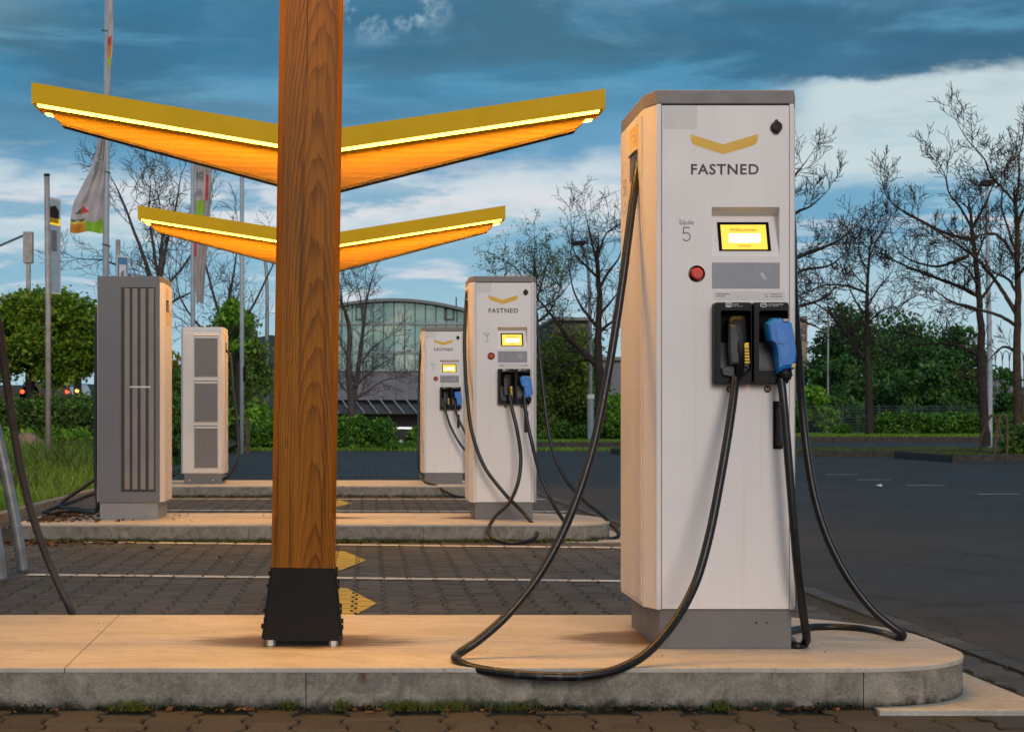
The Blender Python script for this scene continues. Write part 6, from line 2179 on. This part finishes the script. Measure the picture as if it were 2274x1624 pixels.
shrub('hedge', 'long clipped hedge with a bright top in front of the dark trees on the right', 'hedge', 1955, 2300, 916, 966, 74, 'leaf_lush', 26000, .075, 63, nb=26, dd=.9, boxy=True, base_z=.2)
shrub('ball_shrub', 'small ball-shaped shrub left of the slender tree trunk', 'shrub', 1848, 1890, 934, 966, 73, 'leaf_lush', 2600, .06, 64, nb=7, dd=.2, base_z=.2, rf=.45)
shrub('shrub', 'scruffy green shrub at the foot of the slender tree', 'shrub', 1925, 1958, 928, 964, 76, 'leaf_spring', 1800, .07, 65, nb=7, dd=.3, base_z=.2)
shrub('shrub', 'dark bush on the planting island at the right edge', 'shrub', 2228, 2330, 928, 1002, 36, 'leaf_hedge', 9000, .045, 66, nb=14, dd=.6, base_z=.1, rf=.36)
shrub('shrub', 'fresh green willow-like shrub right beside station 5', 'shrub', 1752, 1850, 840, 950, 84, 'leaf_maple', 8000, .10, 67, nb=16, dd=1.5, base_z=.1, rf=.25, surf=.7)
for (a, b, c_, d_, dd_, n_, sd_, lb) in ((1785, 1990, 655, 950, 98, 22000, 68, 'big dark green tree mass left of centre in the right background'), (1880, 2120, 640, 948, 104, 26000, 69, 'tallest dark green tree in the right background'),
                                         (2030, 2180, 705, 950, 96, 17000, 70, 'dark rounded tree at the right end of the tree mass'), (1780, 1900, 770, 950, 92, 12000, 71, 'lower dull green tree in front of the big mass'),
                                         (1960, 2090, 780, 950, 90, 13000, 72, 'middle green tree directly behind the clipped hedge')):
    shrub('dense_tree', lb, 'tree', a, b, c_, d_, dd_, 'leaf_far', n_, .13, sd_, nb=34, dd=3., rf=.22, base_z=.1, trunk=True, surf=.5, clump=.18, group='dense trees beyond the lawn')
shrub('leafy_tree', 'small green tree between the lamp post and the right-hand trunk', 'tree', 2202, 2262, 800, 940, 82, 'leaf_far', 4200, .09, 73, nb=12, dd=1., base_z=.1, trunk=True)
# mesh fence
fe = empty('wire_fence', (P(1800, 0, 79).x, 79, .2), 'dark green wire mesh fence in front of the trees on the right', 'fence')
x0 = P(1790, 0, 79).x - fe.location.x; x1 = P(2190, 0, 79).x - fe.location.x
n_ = 5
for i in range(n_):
    xa = x0 + (x1 - x0) * i / n_; xb = x0 + (x1 - x0) * (i + 1) / n_
    w__ = [box(xa + .06, xb - .02, -.012, .012, .08 + k * .14, .105 + k * .14) for k in range(10)] + [box(x, x + .018, -.006, .006, .08, 1.4) for x in np.arange(xa + .08, xb - .02, .11)]
    build('mesh_panel', merge(*w__), 'fence_green', fe)
    build('fence_post', box(xa - .04, xa + .04, -.05, .05, -.1, 1.46), 'fence_green', fe)

bare_tree('slender bare tree with one pale trunk in front of the dark tree mass', 71,
          [([(1930, 962), (1929, 900), (1928, 831), (1924, 770), (1925, 715), (1925, 636), (1931, 554)], .19, .05),
           ([(1916, 792), (1895, 765), (1876, 736), (1856, 712), (1835, 690), (1805, 672), (1774, 664)], .09, .02), ([(1923, 772), (1943, 738), (1961, 725)], .06, .02),
           ([(1924, 650), (1892, 638), (1860, 632), (1825, 634), (1800, 645), (1774, 657)], .06, .015), ([(1927, 600), (1907, 565), (1908, 524)], .05, .015),
           ([(1926, 680), (1950, 640), (1975, 610), (1985, 590)], .05, .012), ([(1925, 700), (1900, 670), (1870, 600), (1860, 570)], .05, .012), ([(1930, 570), (1945, 535), (1960, 510)], .04, .012), ([(1926, 640), (1890, 600), (1880, 560)], .04, .012), ([(1925, 720), (1955, 690), (1990, 680)], .05, .012)],
          75, .95, 2, 'bark', rmin=.010, dens=.6, group='bare trees of the car park')
bare_tree('bare tree whose trunk is hidden by station 5, twigs reaching out to its right', 50,
          [([(1640, 960), (1645, 850), (1650, 760), (1655, 680)], .22, .12),
           ([(1650, 700), (1700, 620), (1769, 572), (1825, 550), (1864, 532), (1895, 505)], .10, .015), ([(1655, 640), (1710, 520), (1769, 471), (1799, 458), (1830, 430)], .08, .012),
           ([(1655, 600), (1720, 460), (1769, 385), (1794, 352)], .07, .012), ([(1650, 740), (1720, 690), (1774, 680), (1830, 660), (1870, 620)], .09, .015), ([(1652, 720), (1720, 640), (1780, 600), (1840, 590), (1880, 560)], .08, .015),
           ([(1655, 700), (1660, 600), (1650, 500)], .08, .02), ([(1650, 720), (1600, 620), (1560, 560)], .07, .02), ([(1652, 730), (1740, 700), (1800, 720), (1840, 740)], .06, .012)],
          76, .75, 2, 'bark', rmin=.008, dens=.5, group='bare trees of the car park')
bare_tree('dark bare tree on the median with long limbs sweeping left, beside the lamp post', 42.3,
          [([(2188, 990), (2184, 900), (2179, 802), (2177, 720), (2174, 664), (2166, 585), (2158, 516), (2155, 480)], .135, .04),
           ([(2168, 655), (2130, 636), (2089, 621), (2028, 598), (1979, 575), (1938, 554)], .06, .012), ([(2160, 531), (2120, 524), (2089, 513), (2030, 482), (1987, 457), (1966, 431), (1960, 406)], .05, .010),
           ([(2156, 503), (2133, 462), (2107, 429), (2099, 393), (2081, 357)], .045, .010), ([(2150, 567), (2110, 584), (2069, 591), (2004, 567), (1981, 524)], .05, .010),
           ([(2180, 795), (2150, 775), (2107, 764), (2043, 764), (2000, 775)], .06, .012), ([(2157, 510), (2175, 475), (2189, 452), (2200, 420), (2217, 393)], .045, .010),
           ([(2172, 670), (2195, 640), (2215, 610), (2240, 590)], .05, .012), ([(2176, 690), (2140, 680), (2100, 662), (2070, 640)], .045, .010), ([(2174, 640), (2150, 600), (2120, 575)], .045, .010), ([(2165, 580), (2180, 540), (2190, 500)], .04, .010)],
          77, .55, 2, 'bark', rmin=.0065, dens=.42, up=.6, group='bare trees of the car park')
bare_tree('thickest bare tree at the right edge, its brown trunk rising behind the bush', 37.5,
          [([(2262, 1000), (2261, 933), (2258, 850), (2258, 766), (2259, 680), (2259, 598), (2257, 508), (2254, 452)], .125, .045),
           ([(2254, 452), (2228, 421), (2199, 388), (2184, 352), (2148, 311), (2127, 277)], .04, .008), ([(2257, 700), (2235, 660), (2210, 624), (2169, 575), (2120, 539), (2063, 503), (2010, 475)], .055, .010),
           ([(2255, 572), (2222, 529), (2202, 518), (2150, 528), (2107, 536)], .045, .010), ([(2256, 723), (2222, 702), (2184, 690), (2140, 676), (2090, 670)], .05, .010), ([(2257, 500), (2275, 460), (2300, 420)], .05, .012),
           ([(2254, 455), (2262, 400), (2262, 350), (2270, 310)], .04, .010), ([(2256, 620), (2285, 580), (2320, 560)], .05, .012), ([(2255, 560), (2235, 500), (2222, 450), (2230, 410)], .035, .008), ([(2258, 780), (2225, 770), (2195, 800)], .04, .010), ([(2258, 650), (2238, 620), (2200, 600), (2180, 560)], .04, .010)],
          78, .5, 2, 'bark_warm', rmin=.006, dens=.42, up=.6, group='bare trees of the car park')
# bicycle-stand style hoops
for (px, lb) in ((2222, 'dark bent tube stand on the planting island, nearer of two'), (2212, 'dark bent tube stand behind the nearer one')):
    d = 35.6 if px == 2222 else 37.5
    hp = empty('tube_stand', (P(px, 0, d).x, d, .1), lb, 'bike stand', 'bent tube stands on the planting island')
    if px == 2222:
        pts = [(2207, 1003), (2212, 960), (2219, 928), (2226, 921), (2233, 926), (2236, 960), (2235, 1008)]
    else:
        pts = [(2200, 922), (2208, 926), (2218, 950), (2226, 985)]
    pp = [P(a, b, d) - hp.location for a, b in pts]
    pp[-1].z = -.05
    if px == 2222: pp[0].z = -.05
    else: pp = [Vector((pp[0].x - .15, .3, -.05)), Vector((pp[0].x - .12, .2, .5))] + pp
    build('bent_tube', tube(catmull(pp, 6), .03, 10), 'timber', hp, smooth=True)

# dark street-side structures glimpsed between the right-hand trunks
rb = empty('pergola_frame', (P(2235, 0, 88).x, 88, -.1), 'dark arched metal frame and railings glimpsed between the right-hand trunks', 'frame')
for k in range(6):
    xx = -1.0 + k * .38
    build('arch_bar', tube([(xx, 0, 0), (xx, 0, 4.2), (xx + .05, 0, 4.6), (xx + .2, 0, 4.75), (xx + .35, 0, 4.6), (xx + .36, 0, 4.2)], .025, 5), 'mullion', rb)
for z_ in (2.4, 3.1):
    build('rail', box(-1.1, 1.4, -.05, .05, z_, z_ + .12), 'mullion', rb)
hb = empty('pink_house', (P(2150, 0, 130).x, 130, -1), 'pinkish low house glimpsed left of the lamp post', 'house')
build('wall', box(-1.6, 3.6, 0, 5, -.1, P(0, 840, 130).z + 1), 'cladding', hb)
build('roof', box(-1.8, 3.8, -.3, 5.3, P(0, 840, 130).z + 1.002, P(0, 833, 130).z + 1), 'roof_edge', hb)
for k in range(4):
    build('window', box(-1.2 + k * 1.2, -.5 + k * 1.2, -.05, .03, P(0, 880, 130).z + 1, P(0, 856, 130).z + 1), 'window_dark', hb)
build('sign_band', box(-1.5, 1.2, -.06, .03, P(0, 885, 130).z + .8, P(0, 878, 130).z + .8), 'orange_wall', hb)

# ================================================================== HILLS
def hills(name, y, pts, m, label, seed):
    g = random.Random(seed)
    V, n = [], 0
    for k in range(160):
        t = k / 159
        px = -1400 + 6000 * t
        top = float(np.interp(px, [p[0] for p in pts], [p[1] for p in pts])) + 3 * math.sin(px * .03) + g.uniform(-2, 2)
        p = P(px, top, y)
        V += [(p.x, y - 60, -1.2), (p.x, y, p.z), (p.x, y + 160, p.z * .5), (p.x, y + 250, -1.2)]
    F = [(4 * k + j, 4 * k + 4 + j, 4 * k + 5 + j, 4 * k + 1 + j) for k in range(159) for j in range(3)]
    return tag(build(name, (V, F), m, smooth=True), label, kind='structure')
hills('hills', 520, [(-1400, 850), (0, 862), (300, 850), (420, 800), (520, 760), (620, 740), (900, 850), (1150, 800), (1300, 830), (1500, 870), (1800, 876), (2100, 872), (2273, 860), (4600, 850)], 'hill', 'low wooded hills on the horizon', 1)
